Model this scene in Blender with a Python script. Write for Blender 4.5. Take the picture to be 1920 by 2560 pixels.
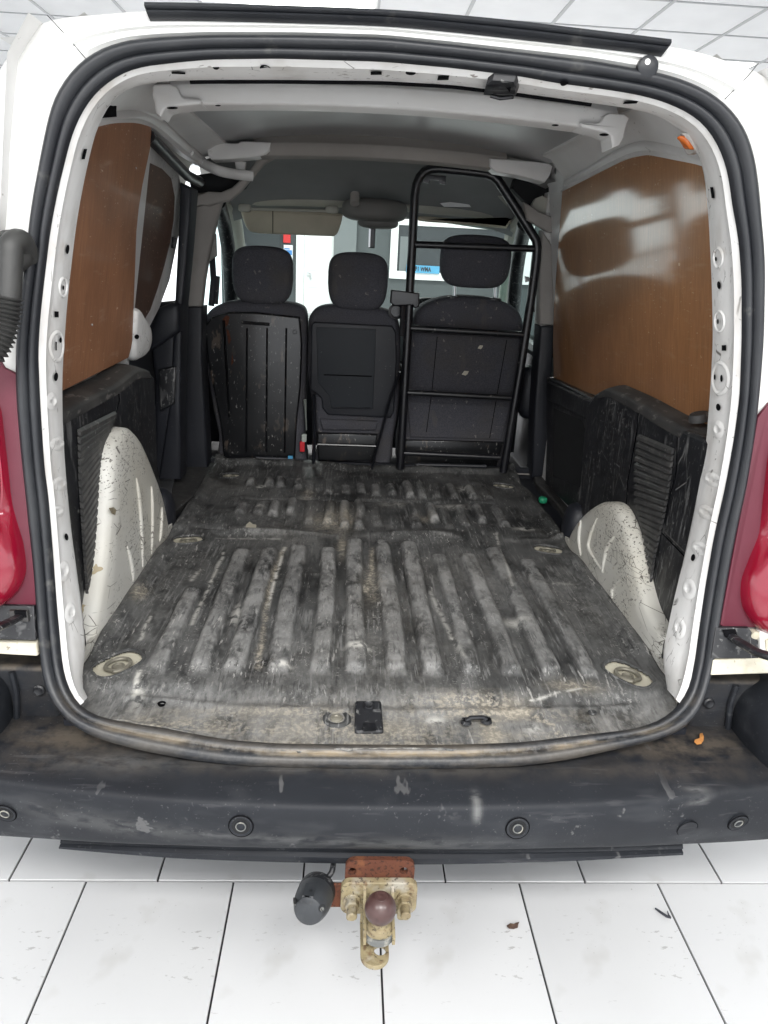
import bpy, bmesh, math, random
import numpy as np
from mathutils import Vector, Matrix, noise as mnoise
random.seed(7)
for o in list(bpy.data.objects): bpy.data.objects.remove(o)
S = bpy.context.scene
C = S.collection
rad = math.radians

# ------------------------------------------------------------------ camera
FPX, IW, IH = 1850.0, 1920.0, 2560.0
PITCH, YAW, ROLL = rad(18.969), rad(3.2915), rad(2.838)
EYE = Vector((-.0855, -1.14, 1.3965))
fw = Vector((math.sin(YAW)*math.cos(PITCH), math.cos(YAW)*math.cos(PITCH), -math.sin(PITCH)))
rt0 = Vector((math.cos(YAW), -math.sin(YAW), 0)); dn0 = fw.cross(rt0)
rt = rt0*math.cos(ROLL) - dn0*math.sin(ROLL); dn = rt0*math.sin(ROLL) + dn0*math.cos(ROLL)
cam = bpy.data.cameras.new('camera'); co = bpy.data.objects.new('camera', cam); C.objects.link(co)
cam.sensor_fit = 'VERTICAL'; cam.sensor_height = 36; cam.sensor_width = 27; cam.lens = FPX/IH*36
cam.clip_start = .02; cam.clip_end = 200
co.matrix_world = Matrix(((rt.x, -dn.x, -fw.x, EYE.x), (rt.y, -dn.y, -fw.y, EYE.y), (rt.z, -dn.z, -fw.z, EYE.z), (0, 0, 0, 1)))
S.camera = co
S.render.resolution_x = 768; S.render.resolution_y = 1024
S.view_settings.view_transform = 'Standard'; S.view_settings.look = 'None'
S.view_settings.exposure = 1.15; S.view_settings.gamma = 1.0; S.view_settings.use_curve_mapping = False
try:
    S.cycles.max_bounces = 8; S.cycles.diffuse_bounces = 4; S.cycles.glossy_bounces = 4
    S.cycles.transparent_max_bounces = 12; S.cycles.caustics_reflective = False; S.cycles.caustics_refractive = False
except Exception: pass

# ------------------------------------------------------------------ world: plain light of a white showroom beyond the part that is built
w = bpy.data.worlds.new('World'); S.world = w; w.use_nodes = True
bg = w.node_tree.nodes['Background']; bg.inputs[0].default_value = (.93, .96, 1.0, 1); bg.inputs[1].default_value = 1.05

CEIL = 2.97
LAMPS = [(-1.76, -2.20, 24), (.04, -2.20, 40), (1.84, -2.20, 24), (-.56, -5.2, 22), (1.24, -5.2, 22),
         (-.56, 4.4, 40), (2.44, 5.6, 30), (-.56, 8.0, 34), (1.84, 8.0, 34), (-.56, 11.0, 20), (1.84, 11.0, 20)]
for i, (x, y, p) in enumerate(LAMPS):
    L = bpy.data.lights.new('ceiling_lamp', 'AREA'); L.shape = 'RECTANGLE'; L.size = 1.16; L.size_y = .56
    L.energy = p; L.color = (1, .985, .965)
    lo = bpy.data.objects.new('ceiling_lamp', L); C.objects.link(lo); lo.location = (x, y, CEIL-.035)

# ------------------------------------------------------------------ pixel of the photograph -> point on a surface of the place
def ray(x, y): return rt*((x-IW/2)/FPX) + dn*((y-IH/2)/FPX) + fw
def PX(x, y, v): d = ray(x, y); return EYE + d*((v-EYE.x)/d.x)
def PY(x, y, v): d = ray(x, y); return EYE + d*((v-EYE.y)/d.y)
def PZ(x, y, v): d = ray(x, y); return EYE + d*((v-EYE.z)/d.z)
def hit(x, y, fn, t0=.3, t1=6.0, n=160):
    d = ray(x, y); a = t0; fa = fn(EYE+d*a)
    for i in range(1, n+1):
        b = t0+(t1-t0)*i/n; fb = fn(EYE+d*b)
        if fa*fb <= 0:
            for _ in range(40):
                m = (a+b)/2; fm = fn(EYE+d*m)
                if fa*fm <= 0: b = m
                else: a, fa = m, fm
            return EYE+d*((a+b)/2)
        a, fa = b, fb
    return EYE+d*t1
def yr(z):                                   # the rear end of the body leans forward as it rises
    if z < .57: return -.03+.9*(z-.57)
    return -.03 + .16*(1-math.exp(-max(0, z-.57)/.2)) + .06*(z-.57)
def PR(x, y, off=0.0): return hit(x, y, lambda p: p.y-yr(p.z)-off, .6, 3.0)
def xs(z): return .70 if z < 1.05 else .70-.10*((z-1.05)/.6)     # inner side wall
def PS(x, y, side, off=0.0): return hit(x, y, lambda p: p.x*side-xs(p.z)-off, .8, 6)

# ------------------------------------------------------------------ materials
MATS = {}
def rgb(c): return (c[0], c[1], c[2], 1)
def pmat(name, col, rough=.5, metal=0., layers=(), bump=None, spec=.5, coat=0., attr=None, rvar=0., bumps=()):
    m = bpy.data.materials.new(name); m.use_nodes = True; nt = m.node_tree; N = nt.nodes; K = nt.links
    b = N['Principled BSDF']; tc = N.new('ShaderNodeTexCoord')
    b.inputs['Roughness'].default_value = rough; b.inputs['Metallic'].default_value = metal
    b.inputs['Specular IOR Level'].default_value = spec
    if coat: b.inputs['Coat Weight'].default_value = coat; b.inputs['Coat Roughness'].default_value = .12
    def tex(scale, detail=5, stretch=(1, 1, 1), kind='noise', off=0, rot=(0, 0, 0), rough=.6):
        mp = N.new('ShaderNodeMapping'); K.new(tc.outputs['Object'], mp.inputs[0])
        mp.inputs['Scale'].default_value = stretch; mp.inputs['Location'].default_value = (off, off*.7, off*1.3); mp.inputs['Rotation'].default_value = rot
        if kind == 'noise':
            t = N.new('ShaderNodeTexNoise'); t.inputs['Scale'].default_value = scale; t.inputs['Detail'].default_value = detail
            t.inputs['Roughness'].default_value = rough
            K.new(mp.outputs[0], t.inputs['Vector']); return t.outputs['Fac']
        t = N.new('ShaderNodeTexVoronoi'); t.inputs['Scale'].default_value = scale
        if kind == 'edge': t.feature = 'DISTANCE_TO_EDGE'
        K.new(mp.outputs[0], t.inputs['Vector']); return t.outputs['Distance']
    def mr(s, lo, hi, a=0., c=1.):
        r = N.new('ShaderNodeMapRange'); K.new(s, r.inputs[0]); r.inputs[1].default_value = lo; r.inputs[2].default_value = hi
        r.inputs[3].default_value = a; r.inputs[4].default_value = c; return r.outputs[0]
    def mul(a, c):
        q = N.new('ShaderNodeMath'); q.operation = 'MULTIPLY'
        for i, v in enumerate((a, c)):
            if isinstance(v, (int, float)): q.inputs[i].default_value = v
            else: K.new(v, q.inputs[i])
        return q.outputs[0]
    cur = None; rcur = None
    def mixc(fac, c2):
        nonlocal cur
        q = N.new('ShaderNodeMix'); q.data_type = 'RGBA'
        if cur is None: q.inputs['A'].default_value = rgb(col)
        else: K.new(cur, q.inputs['A'])
        q.inputs['B'].default_value = rgb(c2); K.new(fac, q.inputs['Factor']); cur = q.outputs['Result']
    for i, l in enumerate(layers):
        # dict: scale, lo, hi, col, amt, stretch, mask=(scale, lo, hi), kind, attr
        f = mr(tex(l['scale'], l.get('detail', 3), l.get('stretch', (1, 1, 1)), l.get('kind', 'noise'), i*3.7+1, l.get('rot', (0, 0, 0)), l.get('trough', .6)), l['lo'], l['hi'])
        if 'mask' in l: f = mul(f, mr(tex(l['mask'][0], 3, off=i*5.1+9), l['mask'][1], l['mask'][2]))
        if 'attr' in l:
            a = N.new('ShaderNodeAttribute'); a.attribute_name = l['attr']; f = mul(f, a.outputs['Fac'])
        f = mul(f, l.get('amt', 1.))
        mixc(f, l['col'])
        if 'rough' in l:
            q = N.new('ShaderNodeMix'); q.data_type = 'FLOAT'
            if rcur is None: q.inputs[2].default_value = rough
            else: K.new(rcur, q.inputs[2])
            q.inputs[3].default_value = l['rough']; K.new(f, q.inputs[0]); rcur = q.outputs[0]
    if cur is None: b.inputs['Base Color'].default_value = rgb(col)
    else: K.new(cur, b.inputs['Base Color'])
    if rcur is not None: K.new(rcur, b.inputs['Roughness'])
    elif rvar:
        K.new(mr(tex(9, 4, off=21), .3, .7, rough-rvar, rough+rvar), b.inputs['Roughness'])
    prev = None
    for bp in ([bump] if bump else [])+list(bumps):
        n = N.new('ShaderNodeBump'); n.inputs['Strength'].default_value = bp[1]; n.inputs['Distance'].default_value = bp[2]
        K.new(tex(bp[0], 2, stretch=bp[3] if len(bp) > 3 else (1, 1, 1), off=33), n.inputs['Height'])
        if prev is not None: K.new(prev, n.inputs['Normal'])
        prev = n.outputs[0]
    if prev is not None: K.new(prev, b.inputs['Normal'])
    MATS[name] = m; return m

WHITE = (.72, .72, .70)
pmat('white_paint', WHITE, .28, coat=.4, layers=[dict(scale=3, lo=.45, hi=.75, col=(.72, .71, .66), amt=.5), dict(scale=45, lo=.66, hi=.72, col=(.45, .43, .38), amt=.5, mask=(5, .5, .7))], bump=(3, .06, .02))
pmat('inner_paint', (.80, .795, .78), .42, layers=[
    dict(scale=4, lo=.45, hi=.8, col=(.55, .53, .50), amt=.5),
    dict(scale=70, lo=.64, hi=.67, col=(.10, .09, .08), amt=.75, mask=(7, .52, .62)),
    dict(scale=40, lo=.65, hi=.68, col=(.16, .13, .11), amt=.8, stretch=(1, 3, .5), mask=(5, .48, .58)),
    dict(scale=20, lo=.02, hi=.006, col=(.08, .07, .06), amt=.85, kind='edge', stretch=(1, 1.6, .8), rot=(.4, 0, 0), mask=(17, .58, .63)),
    dict(scale=12, lo=.5, hi=.7, col=(.50, .47, .43), amt=.5, stretch=(1, 1, .5)),
    dict(scale=9, lo=.62, hi=.75, col=(.45, .38, .30), amt=.35)], bump=(14, .05, .01))
pmat('roof_paint', (.70, .695, .685), .36, layers=[dict(scale=6, lo=.4, hi=.8, col=(.55, .535, .51), amt=.6), dict(scale=60, lo=.66, hi=.69, col=(.2, .18, .16), amt=.6, mask=(6, .5, .6))], bump=(6, .08, .015))
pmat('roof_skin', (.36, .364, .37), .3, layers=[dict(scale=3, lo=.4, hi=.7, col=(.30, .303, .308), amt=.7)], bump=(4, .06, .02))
pmat('arch_paint', (.62, .61, .565), .40, layers=[
    dict(scale=3, lo=.42, hi=.72, col=(.52, .49, .41), amt=.7),
    dict(scale=9, lo=.62, hi=.8, col=(.40, .33, .22), amt=.45),
    dict(scale=150, lo=.585, hi=.615, col=(.09, .08, .065), amt=.9, mask=(6, .47, .57), stretch=(1, .7, 1.4)),
    dict(scale=16, lo=.018, hi=.006, col=(.07, .06, .05), amt=.9, kind='edge', stretch=(1, .7, 1.5), rot=(.5, 0, 0), mask=(13, .53, .57)),
    dict(scale=34, lo=.03, hi=.01, col=(.09, .08, .065), amt=.9, kind='edge', stretch=(1, .5, 1.6), rot=(-.4, 0, 0), mask=(9, .55, .60)),
    dict(scale=12, lo=.725, hi=.73, col=(.34, .27, .15), amt=.9)], bump=(60, .06, .004))
pmat('rubber', (.013, .0145, .018), .42, layers=[dict(scale=5, lo=.45, hi=.75, col=(.034, .036, .039), amt=.7), dict(scale=30, lo=.60, hi=.72, col=(.15, .145, .13), amt=.45, mask=(4, .5, .62)),
    dict(scale=26, lo=.40, hi=.62, col=(.33, .27, .19), amt=.85, attr='dirt', stretch=(.3, 1, 1)), dict(scale=90, lo=.45, hi=.6, col=(.26, .25, .235), amt=.35, attr='dirt')], bump=(220, .1, .001))
pmat('plastic', (.0075, .008, .010), .42, layers=[dict(scale=7, lo=.4, hi=.8, col=(.022, .023, .026), amt=.8),
    dict(scale=26, lo=.57, hi=.63, col=(.13, .13, .13), amt=.7, stretch=(1, 2.6, .4), mask=(5, .42, .58)),
    dict(scale=90, lo=.61, hi=.67, col=(.24, .24, .23), amt=.6, mask=(8, .43, .56)),
    dict(scale=60, lo=.62, hi=.65, col=(.24, .24, .235), amt=.6, rot=(.25, .1, 0), stretch=(1, 3.5, .28), mask=(4, .42, .56)),
    dict(scale=14, lo=.012, hi=.003, col=(.22, .22, .21), amt=.7, kind='edge', rot=(.6, 0, 0), stretch=(1, 1.3, .6), mask=(9, .53, .6))], bump=(260, .25, .001), bumps=[(5, .15, .01)])
pmat('plastic_dusty', (.026, .0255, .0255), .6, layers=[dict(scale=8, lo=.4, hi=.75, col=(.068, .064, .060), amt=.85), dict(scale=50, lo=.58, hi=.68, col=(.17, .16, .15), amt=.6, stretch=(1, .4, 1))], bump=(260, .3, .001))
pmat('slat_plastic', (.040, .040, .040), .5, layers=[dict(scale=40, lo=.45, hi=.7, col=(.085, .082, .078), amt=.8), dict(scale=90, lo=.62, hi=.68, col=(.30, .30, .29), amt=.6, mask=(8, .46, .58))], bump=(260, .2, .001))
pmat('bumper_plastic', (.0125, .014, .0175), .55, spec=.25, layers=[dict(scale=4, lo=.38, hi=.72, col=(.021, .0235, .0285), amt=.9),
    dict(scale=11, lo=.55, hi=.74, col=(.060, .063, .068), amt=.4, stretch=(.5, 1, 1.5)), dict(scale=170, lo=.64, hi=.69, col=(.14, .14, .14), amt=.35, mask=(6, .44, .58)), dict(scale=60, lo=.62, hi=.66, col=(.08, .08, .085), amt=.3, stretch=(.12, 1, 1), mask=(5, .42, .58)),
    dict(scale=30, lo=.32, hi=.62, col=(.12, .10, .078), amt=.8, attr='dirt'), dict(scale=60, lo=.34, hi=.54, col=(.30, .30, .29), amt=.5, attr='scuff', stretch=(.4, 1, 1)),
    dict(scale=25, lo=.64, hi=.67, col=(.13, .13, .13), amt=.6, stretch=(1, .3, 1), rot=(0, 0, .5), mask=(4, .46, .58))], bump=(420, .18, .0008), bumps=[(6, .1, .01)])
pmat('liner', (.018, .0185, .019), .55, layers=[
    dict(scale=7, lo=.36, hi=.66, col=(.092, .093, .092), amt=.9, stretch=(1.4, .7, 1)),
    dict(scale=44, lo=.46, hi=.66, col=(.12, .12, .117), amt=.6, stretch=(1, .3, 1), mask=(5, .40, .58)),
    dict(scale=22, lo=.36, hi=.56, col=(.25, .249, .243), amt=.9, attr='wear', stretch=(1, .5, 1)),
    dict(scale=90, lo=.48, hi=.64, col=(.29, .288, .28), amt=.65, attr='wear', stretch=(1, .55, 1)),
    dict(scale=30, lo=.58, hi=.63, col=(.014, .014, .015), amt=.45, stretch=(1, .35, 1), mask=(7, .42, .56)),
    dict(scale=130, lo=.56, hi=.64, col=(.26, .26, .255), amt=.55, stretch=(1, .07, 1), mask=(4, .36, .56)),
    dict(scale=170, lo=.58, hi=.64, col=(.010, .010, .011), amt=.5, stretch=(1, .10, 1), mask=(5, .40, .56)),
    dict(scale=150, lo=.60, hi=.66, col=(.36, .355, .335), amt=.6, mask=(9, .48, .60)),
    dict(scale=70, lo=.635, hi=.655, col=(.40, .39, .37), amt=.7, stretch=(2, .3, 1), mask=(3, .43, .57)),
    dict(scale=16, lo=.34, hi=.60, col=(.27, .245, .20), amt=.85, attr='sand'),
    dict(scale=120, lo=.48, hi=.60, col=(.44, .40, .325), amt=.75, attr='sand'),
    dict(scale=50, lo=.40, hi=.52, col=(.55, .54, .50), amt=.95, attr='white')], spec=.4, bump=(330, .5, .0012), bumps=[(28, .4, .004, (1, .6, 1))])
def ply(name, c1, c2, gloss):
    m = pmat(name, c1, .42, coat=gloss, layers=[dict(scale=6, lo=.35, hi=.7, col=c2, amt=.9, stretch=(1, 1.2, .5)), dict(scale=60, lo=.42, hi=.62, col=tuple(v*.62 for v in c1), amt=.6, stretch=(1, 3.2, .16)),
        dict(scale=34, lo=.70, hi=.72, col=(.66, .52, .40), amt=.8, stretch=(1, .8, 1.4)), dict(scale=22, lo=.6, hi=.78, col=(.45, .32, .23), amt=.5, stretch=(1, .4, 2.2)),
        dict(scale=110, lo=.66, hi=.69, col=(.62, .50, .39), amt=.65, stretch=(1, .5, 2), mask=(5, .46, .57))], bump=(160, .05, .0005, (1, 1, .25)), spec=.4)
    b = m.node_tree.nodes['Principled BSDF']; b.inputs['Coat Roughness'].default_value = .10; b.inputs['Coat IOR'].default_value = 1.75; b.inputs['Coat Tint'].default_value = (1, .9, .72, 1)
ply('plywood', (.43, .225, .120), (.30, .150, .080), .9)
ply('plywood_dull', (.37, .175, .092), (.25, .115, .060), .10)
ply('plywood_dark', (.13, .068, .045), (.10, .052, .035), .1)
pmat('ply_edge', (.42, .30, .18), .7, layers=[dict(scale=120, lo=.4, hi=.6, col=(.28, .18, .10), stretch=(4, 4, .3))])
pmat('fabric', (.064, .064, .075), .9, layers=[dict(scale=300, lo=.4, hi=.6, col=(.10, .10, .113), amt=.8), dict(scale=5, lo=.48, hi=.75, col=(.088, .080, .070), amt=.6), dict(scale=18, lo=.6, hi=.7, col=(.12, .112, .10), amt=.4, stretch=(1, 1, .4)), dict(scale=50, lo=.64, hi=.68, col=(.30, .28, .25), amt=.55, mask=(5, .48, .58))], spec=.15, bump=(600, .3, .0008))
pmat('fabric_top', (.075, .070, .064), .92, layers=[dict(scale=400, lo=.4, hi=.6, col=(.10, .094, .085), amt=.8), dict(scale=9, lo=.5, hi=.75, col=(.13, .12, .105), amt=.5)], spec=.15, bump=(600, .3, .0008))
pmat('seat_shell', (.0065, .007, .0085), .3, layers=[dict(scale=30, lo=.58, hi=.63, col=(.13, .10, .078), amt=.75, stretch=(1, 1, .4), mask=(6, .46, .58)), dict(scale=90, lo=.64, hi=.68, col=(.35, .34, .32), amt=.8, stretch=(1.5, 1, .6), mask=(9, .42, .55))], spec=.6, bump=(20, .1, .004))
pmat('seat_panel', (.014, .018, .024), .6, layers=[dict(scale=60, lo=.68, hi=.71, col=(.2, .2, .2), amt=.5)], bump=(300, .2, .0008))
pmat('black_metal', (.0065, .007, .010), .34, layers=[dict(scale=45, lo=.64, hi=.68, col=(.26, .25, .23), amt=.7, mask=(10, .5, .62)), dict(scale=12, lo=.5, hi=.75, col=(.026, .025, .024), amt=.6)], bump=(60, .12, .002), spec=.6)
pmat('dark_trim', (.013, .0145, .020), .5, layers=[dict(scale=8, lo=.45, hi=.75, col=(.024, .025, .030), amt=.6), dict(scale=70, lo=.68, hi=.72, col=(.28, .28, .27), amt=.6, mask=(5, .52, .64))], bump=(300, .2, .001))
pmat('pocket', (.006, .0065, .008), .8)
pmat('grey_trim', (.34, .32, .30), .8, layers=[dict(scale=5, lo=.4, hi=.8, col=(.22, .205, .19), amt=.6)], bump=(500, .3, .0008), spec=.2)
pmat('headliner', (.25, .25, .25), .9, layers=[dict(scale=4, lo=.4, hi=.8, col=(.20, .20, .20), amt=.6)], spec=.1, bump=(500, .2, .0008))
pmat('beige_trim', (.44, .43, .38), .75, layers=[dict(scale=5, lo=.4, hi=.8, col=(.30, .29, .25), amt=.6)], spec=.2, bump=(400, .2, .0008))
pmat('visor', (.52, .47, .37), .7, layers=[dict(scale=6, lo=.4, hi=.8, col=(.33, .30, .23), amt=.6)], spec=.2)
pmat('console', (.15, .145, .135), .6, layers=[dict(scale=6, lo=.4, hi=.8, col=(.12, .115, .105), amt=.6)])
pmat('dash', (.20, .215, .22), .6, bump=(300, .2, .001))
pmat('hole', (.004, .004, .005), .9, spec=.1)
pmat('red_lens', (.22, .004, .020), .10, layers=[dict(scale=3, lo=.4, hi=.8, col=(.17, .003, .014), amt=.6), dict(scale=60, lo=.66, hi=.70, col=(.34, .10, .11), amt=.4, stretch=(1, 1, .2))], coat=.6, bump=(40, .05, .002))
pmat('red_base', (.105, .012, .026), .5, layers=[dict(scale=6, lo=.4, hi=.8, col=(.085, .010, .020), amt=.6)])
pmat('orange_lens', (.75, .17, .02), .2, coat=.5)
pmat('clear_plastic', (.6, .58, .55), .2, coat=.5)
pmat('rust', (.105, .040, .025), .85, layers=[dict(scale=28, lo=.4, hi=.65, col=(.12, .045, .025), amt=.8), dict(scale=170, lo=.53, hi=.62, col=(.045, .022, .016), amt=.9), dict(scale=12, lo=.62, hi=.72, col=(.24, .10, .045), amt=.6)], bump=(120, .6, .002), spec=.2)
pmat('zinc', (.30, .25, .145), .6, metal=.1, layers=[dict(scale=26, lo=.42, hi=.66, col=(.21, .165, .095), amt=.8), dict(scale=70, lo=.52, hi=.62, col=(.13, .065, .032), amt=.7, mask=(20, .44, .58)),
    dict(scale=18, lo=.57, hi=.70, col=(.38, .36, .31), amt=.8), dict(scale=140, lo=.58, hi=.65, col=(.045, .034, .025), amt=.8)], bump=(120, .7, .002), bumps=[(30, .4, .003)])
pmat('grey_steel', (.15, .155, .15), .6, metal=.3, layers=[dict(scale=70, lo=.5, hi=.65, col=(.42, .40, .34), amt=.7)], bump=(120, .4, .0012))
pmat('ball_paint', (.062, .030, .027), .36, layers=[dict(scale=18, lo=.45, hi=.7, col=(.085, .046, .042), amt=.8), dict(scale=40, lo=.58, hi=.68, col=(.035, .02, .018), amt=.7), dict(scale=90, lo=.64, hi=.68, col=(.05, .03, .03), amt=.6)], coat=.1, bump=(50, .08, .002))
pmat('socket_plastic', (.030, .033, .037), .45, layers=[dict(scale=40, lo=.5, hi=.75, col=(.048, .051, .055), amt=.6)], bump=(200, .2, .0008))
pmat('conduit', (.034, .034, .033), .5, layers=[dict(scale=18, lo=.4, hi=.8, col=(.058, .057, .053), amt=.6)], bump=(200, .2, .0008))
pmat('cream_metal', (.55, .52, .42), .5, layers=[dict(scale=25, lo=.5, hi=.75, col=(.40, .36, .26), amt=.8), dict(scale=90, lo=.64, hi=.69, col=(.2, .17, .12), amt=.8)], bump=(80, .1, .001))
pmat('ring_metal', (.26, .245, .20), .5, metal=.3, layers=[dict(scale=40, lo=.45, hi=.7, col=(.16, .15, .12), amt=.8)])
pmat('steel', (.55, .56, .57), .3, metal=.9)
pmat('belt_red', (.62, .02, .03), .4)
pmat('blue_tag', (.08, .36, .62), .6)
pmat('pale_tag', (.42, .46, .42), .6)
pmat('green_plastic', (.02, .28, .14), .4)
pmat('leaf', (.50, .22, .06), .75, layers=[dict(scale=60, lo=.45, hi=.65, col=(.36, .14, .04))])
pmat('dry_leaf', (.07, .04, .03), .85, layers=[dict(scale=60, lo=.45, hi=.65, col=(.13, .08, .05))])
pmat('paper', (.72, .72, .72), .8)
pmat('floor_tile', (.66, .665, .67), .20, layers=[dict(scale=1.3, lo=.35, hi=.75, col=(.60, .605, .615), amt=.8), dict(scale=120, lo=.68, hi=.72, col=(.24, .23, .22), amt=.6, mask=(3, .52, .64)),
    dict(scale=46, lo=.64, hi=.67, col=(.30, .295, .29), amt=.6, stretch=(1, 2.4, 1), rot=(0, 0, .6), mask=(3.2, .52, .6)), dict(scale=7, lo=.6, hi=.75, col=(.50, .495, .48), amt=.5)], rvar=.07)
_m = MATS['floor_tile']; _nt = _m.node_tree; _b = _nt.nodes['Principled BSDF']; _src = _b.inputs['Base Color'].links[0].from_socket
_oi = _nt.nodes.new('ShaderNodeObjectInfo'); _mr = _nt.nodes.new('ShaderNodeMapRange'); _mr.inputs[3].default_value = .93; _mr.inputs[4].default_value = 1.04; _nt.links.new(_oi.outputs['Random'], _mr.inputs[0])
_vm = _nt.nodes.new('ShaderNodeVectorMath'); _vm.operation = 'SCALE'; _nt.links.new(_src, _vm.inputs[0]); _nt.links.new(_mr.outputs[0], _vm.inputs['Scale']); _nt.links.new(_vm.outputs[0], _b.inputs['Base Color'])
pmat('grout', (.020, .020, .022), .8)
pmat('ceiling_tile', (.86, .87, .88), .85, layers=[dict(scale=3, lo=.4, hi=.7, col=(.82, .83, .84))], bump=(120, .2, .001))
pmat('ceiling_grid', (.52, .53, .54), .5)
pmat('wall_grey', (.075, .085, .088), .8, layers=[dict(scale=2, lo=.4, hi=.7, col=(.066, .075, .078))])
pmat('wall_pale', (.16, .175, .178), .8)
pmat('wall_dark', (.030, .036, .040), .7, layers=[dict(scale=7, lo=.6, hi=.66, col=(.4, .41, .41), amt=.6, mask=(2, .5, .65))])
pmat('door_white', (.80, .81, .80), .4)
pmat('window_dark', (.025, .03, .034), .2)
pmat('plate_blue', (.08, .34, .56), .5)
pmat('ink', (.02, .022, .03), .6)
pmat('sign_white', (.82, .84, .86), .6)
pmat('sign_blue', (.05, .22, .55), .6)
pmat('ext_red', (.60, .02, .02), .3)
pmat('mirror', (.5, .52, .53), .1, metal=.8)
def emit(name, col, s):
    m = bpy.data.materials.new(name); m.use_nodes = True; b = m.node_tree.nodes['Principled BSDF']
    b.inputs['Base Color'].default_value = rgb(col); b.inputs['Emission Color'].default_value = rgb(col); b.inputs['Emission Strength'].default_value = s; MATS[name] = m
emit('diffuser', (1, .99, .97), 3.0)
def glass(name, tint=(.86, .95, .92), gl=.08):
    m = bpy.data.materials.new(name); m.use_nodes = True; nt = m.node_tree; N = nt.nodes
    for n in list(N): N.remove(n)
    o = N.new('ShaderNodeOutputMaterial'); mx = N.new('ShaderNodeMixShader'); t = N.new('ShaderNodeBsdfTransparent'); g = N.new('ShaderNodeBsdfGlossy')
    t.inputs[0].default_value = rgb(tint); g.inputs['Roughness'].default_value = .02; mx.inputs[0].default_value = gl
    nt.links.new(t.outputs[0], mx.inputs[1]); nt.links.new(g.outputs[0], mx.inputs[2]); nt.links.new(mx.outputs[0], o.inputs[0]); MATS[name] = m
glass('glass'); glass('glass_side', (.80, .95, .92), .06)

# ------------------------------------------------------------------ object helpers
def tag(o, label=None, cat=None, group=None, kind=None):
    if label: o['label'] = label
    if cat: o['category'] = cat
    if group: o['group'] = group
    if kind: o['kind'] = kind
    return o
LOC = {}
def empty(name, loc, label=None, cat=None, **k):
    e = bpy.data.objects.new(name, None); C.objects.link(e); e.location = loc; e.empty_display_size = .1
    LOC[e.name] = Vector(loc); tag(e, label, cat, **k); return e
def obj(name, me, mat, parent=None, smooth=40, bevel=0, label=None):
    me.name = name
    if mat: me.materials.append(MATS[mat])
    o = bpy.data.objects.new(name, me); C.objects.link(o)
    if smooth:
        me.polygons.foreach_set('use_smooth', [True]*len(me.polygons)); me.set_sharp_from_angle(angle=rad(smooth))
    if parent is not None:
        o.parent = parent
        if parent.name in LOC: o.matrix_parent_inverse = Matrix.Translation(-LOC[parent.name])
    if bevel:
        b = o.modifiers.new('Bevel', 'BEVEL'); b.width = bevel; b.segments = 2; b.limit_method = 'ANGLE'; b.angle_limit = rad(40)
    if label: o['label'] = label
    return o
class MB:
    def __init__(s): s.v = []; s.f = []
    def add(s, vs, fs):
        n = len(s.v); s.v += [tuple(p) for p in vs]; s.f += [[i+n for i in f] for f in fs]; return s
    def grid(s, rows, cu=False, cv=False):      # rows: list of loops of equal length
        n = len(rows); m = len(rows[0]); b = len(s.v)
        for r in rows: s.v += [tuple(p) for p in r]
        for i in range(n if cv else n-1):
            for j in range(m if cu else m-1):
                i2 = (i+1) % n; j2 = (j+1) % m
                s.f.append([b+i*m+j, b+i*m+j2, b+i2*m+j2, b+i2*m+j])
        return s
    def box(s, a, c):
        x0, y0, z0 = a; x1, y1, z1 = c
        return s.add([(x0, y0, z0), (x1, y0, z0), (x1, y1, z0), (x0, y1, z0), (x0, y0, z1), (x1, y0, z1), (x1, y1, z1), (x0, y1, z1)],
                     [[0, 3, 2, 1], [4, 5, 6, 7], [0, 1, 5, 4], [1, 2, 6, 5], [2, 3, 7, 6], [3, 0, 4, 7]])
    def tube(s, pts, r, seg=12, caps=True, flat=1.0):
        pts = [Vector(p) for p in pts]; rs = r if isinstance(r, (list, tuple)) else [r]*len(pts)
        t = (pts[1]-pts[0]).normalized(); up = Vector((0, 0, 1)) if abs(t.z) < .9 else Vector((1, 0, 0))
        nrm = t.cross(up).normalized(); rows = []
        for i, p in enumerate(pts):
            if 0 < i < len(pts)-1: t = ((pts[i+1]-p).normalized()+(p-pts[i-1]).normalized()).normalized()
            elif i: t = (p-pts[i-1]).normalized()
            nrm = (nrm-t*nrm.dot(t)).normalized(); bn = t.cross(nrm)
            rows.append([p+(nrm*math.cos(2*math.pi*k/seg)+bn*math.sin(2*math.pi*k/seg)*flat)*rs[i] for k in range(seg)])
        b = len(s.v); s.grid(rows, cu=True)
        if caps:
            s.f.append([b+k for k in range(seg)][::-1]); e = b+(len(pts)-1)*seg; s.f.append([e+k for k in range(seg)])
        return s
    def lathe(s, prof, o, ax, seg=28, up=None):  # prof: (radius, distance along axis)
        o = Vector(o); ax = Vector(ax).normalized(); u = ax.cross(Vector((0, 0, 1)) if abs(ax.z) < .9 else Vector((1, 0, 0))).normalized(); v = ax.cross(u)
        rows = [[o+ax*d+(u*math.cos(2*math.pi*k/seg)+v*math.sin(2*math.pi*k/seg))*max(r, 1e-5) for k in range(seg)] for r, d in prof]
        return s.grid(rows, cu=True)
    def build(s, name, mat, parent=None, weld=True, **k):
        me = bpy.data.meshes.new(name); me.from_pydata(s.v, [], s.f); me.update()
        bm = bmesh.new(); bm.from_mesh(me)
        if weld: bmesh.ops.remove_doubles(bm, verts=bm.verts, dist=1e-5)
        bmesh.ops.recalc_face_normals(bm, faces=bm.faces); bm.to_mesh(me); bm.free()
        return obj(name, me, mat, parent, **k)
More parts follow.
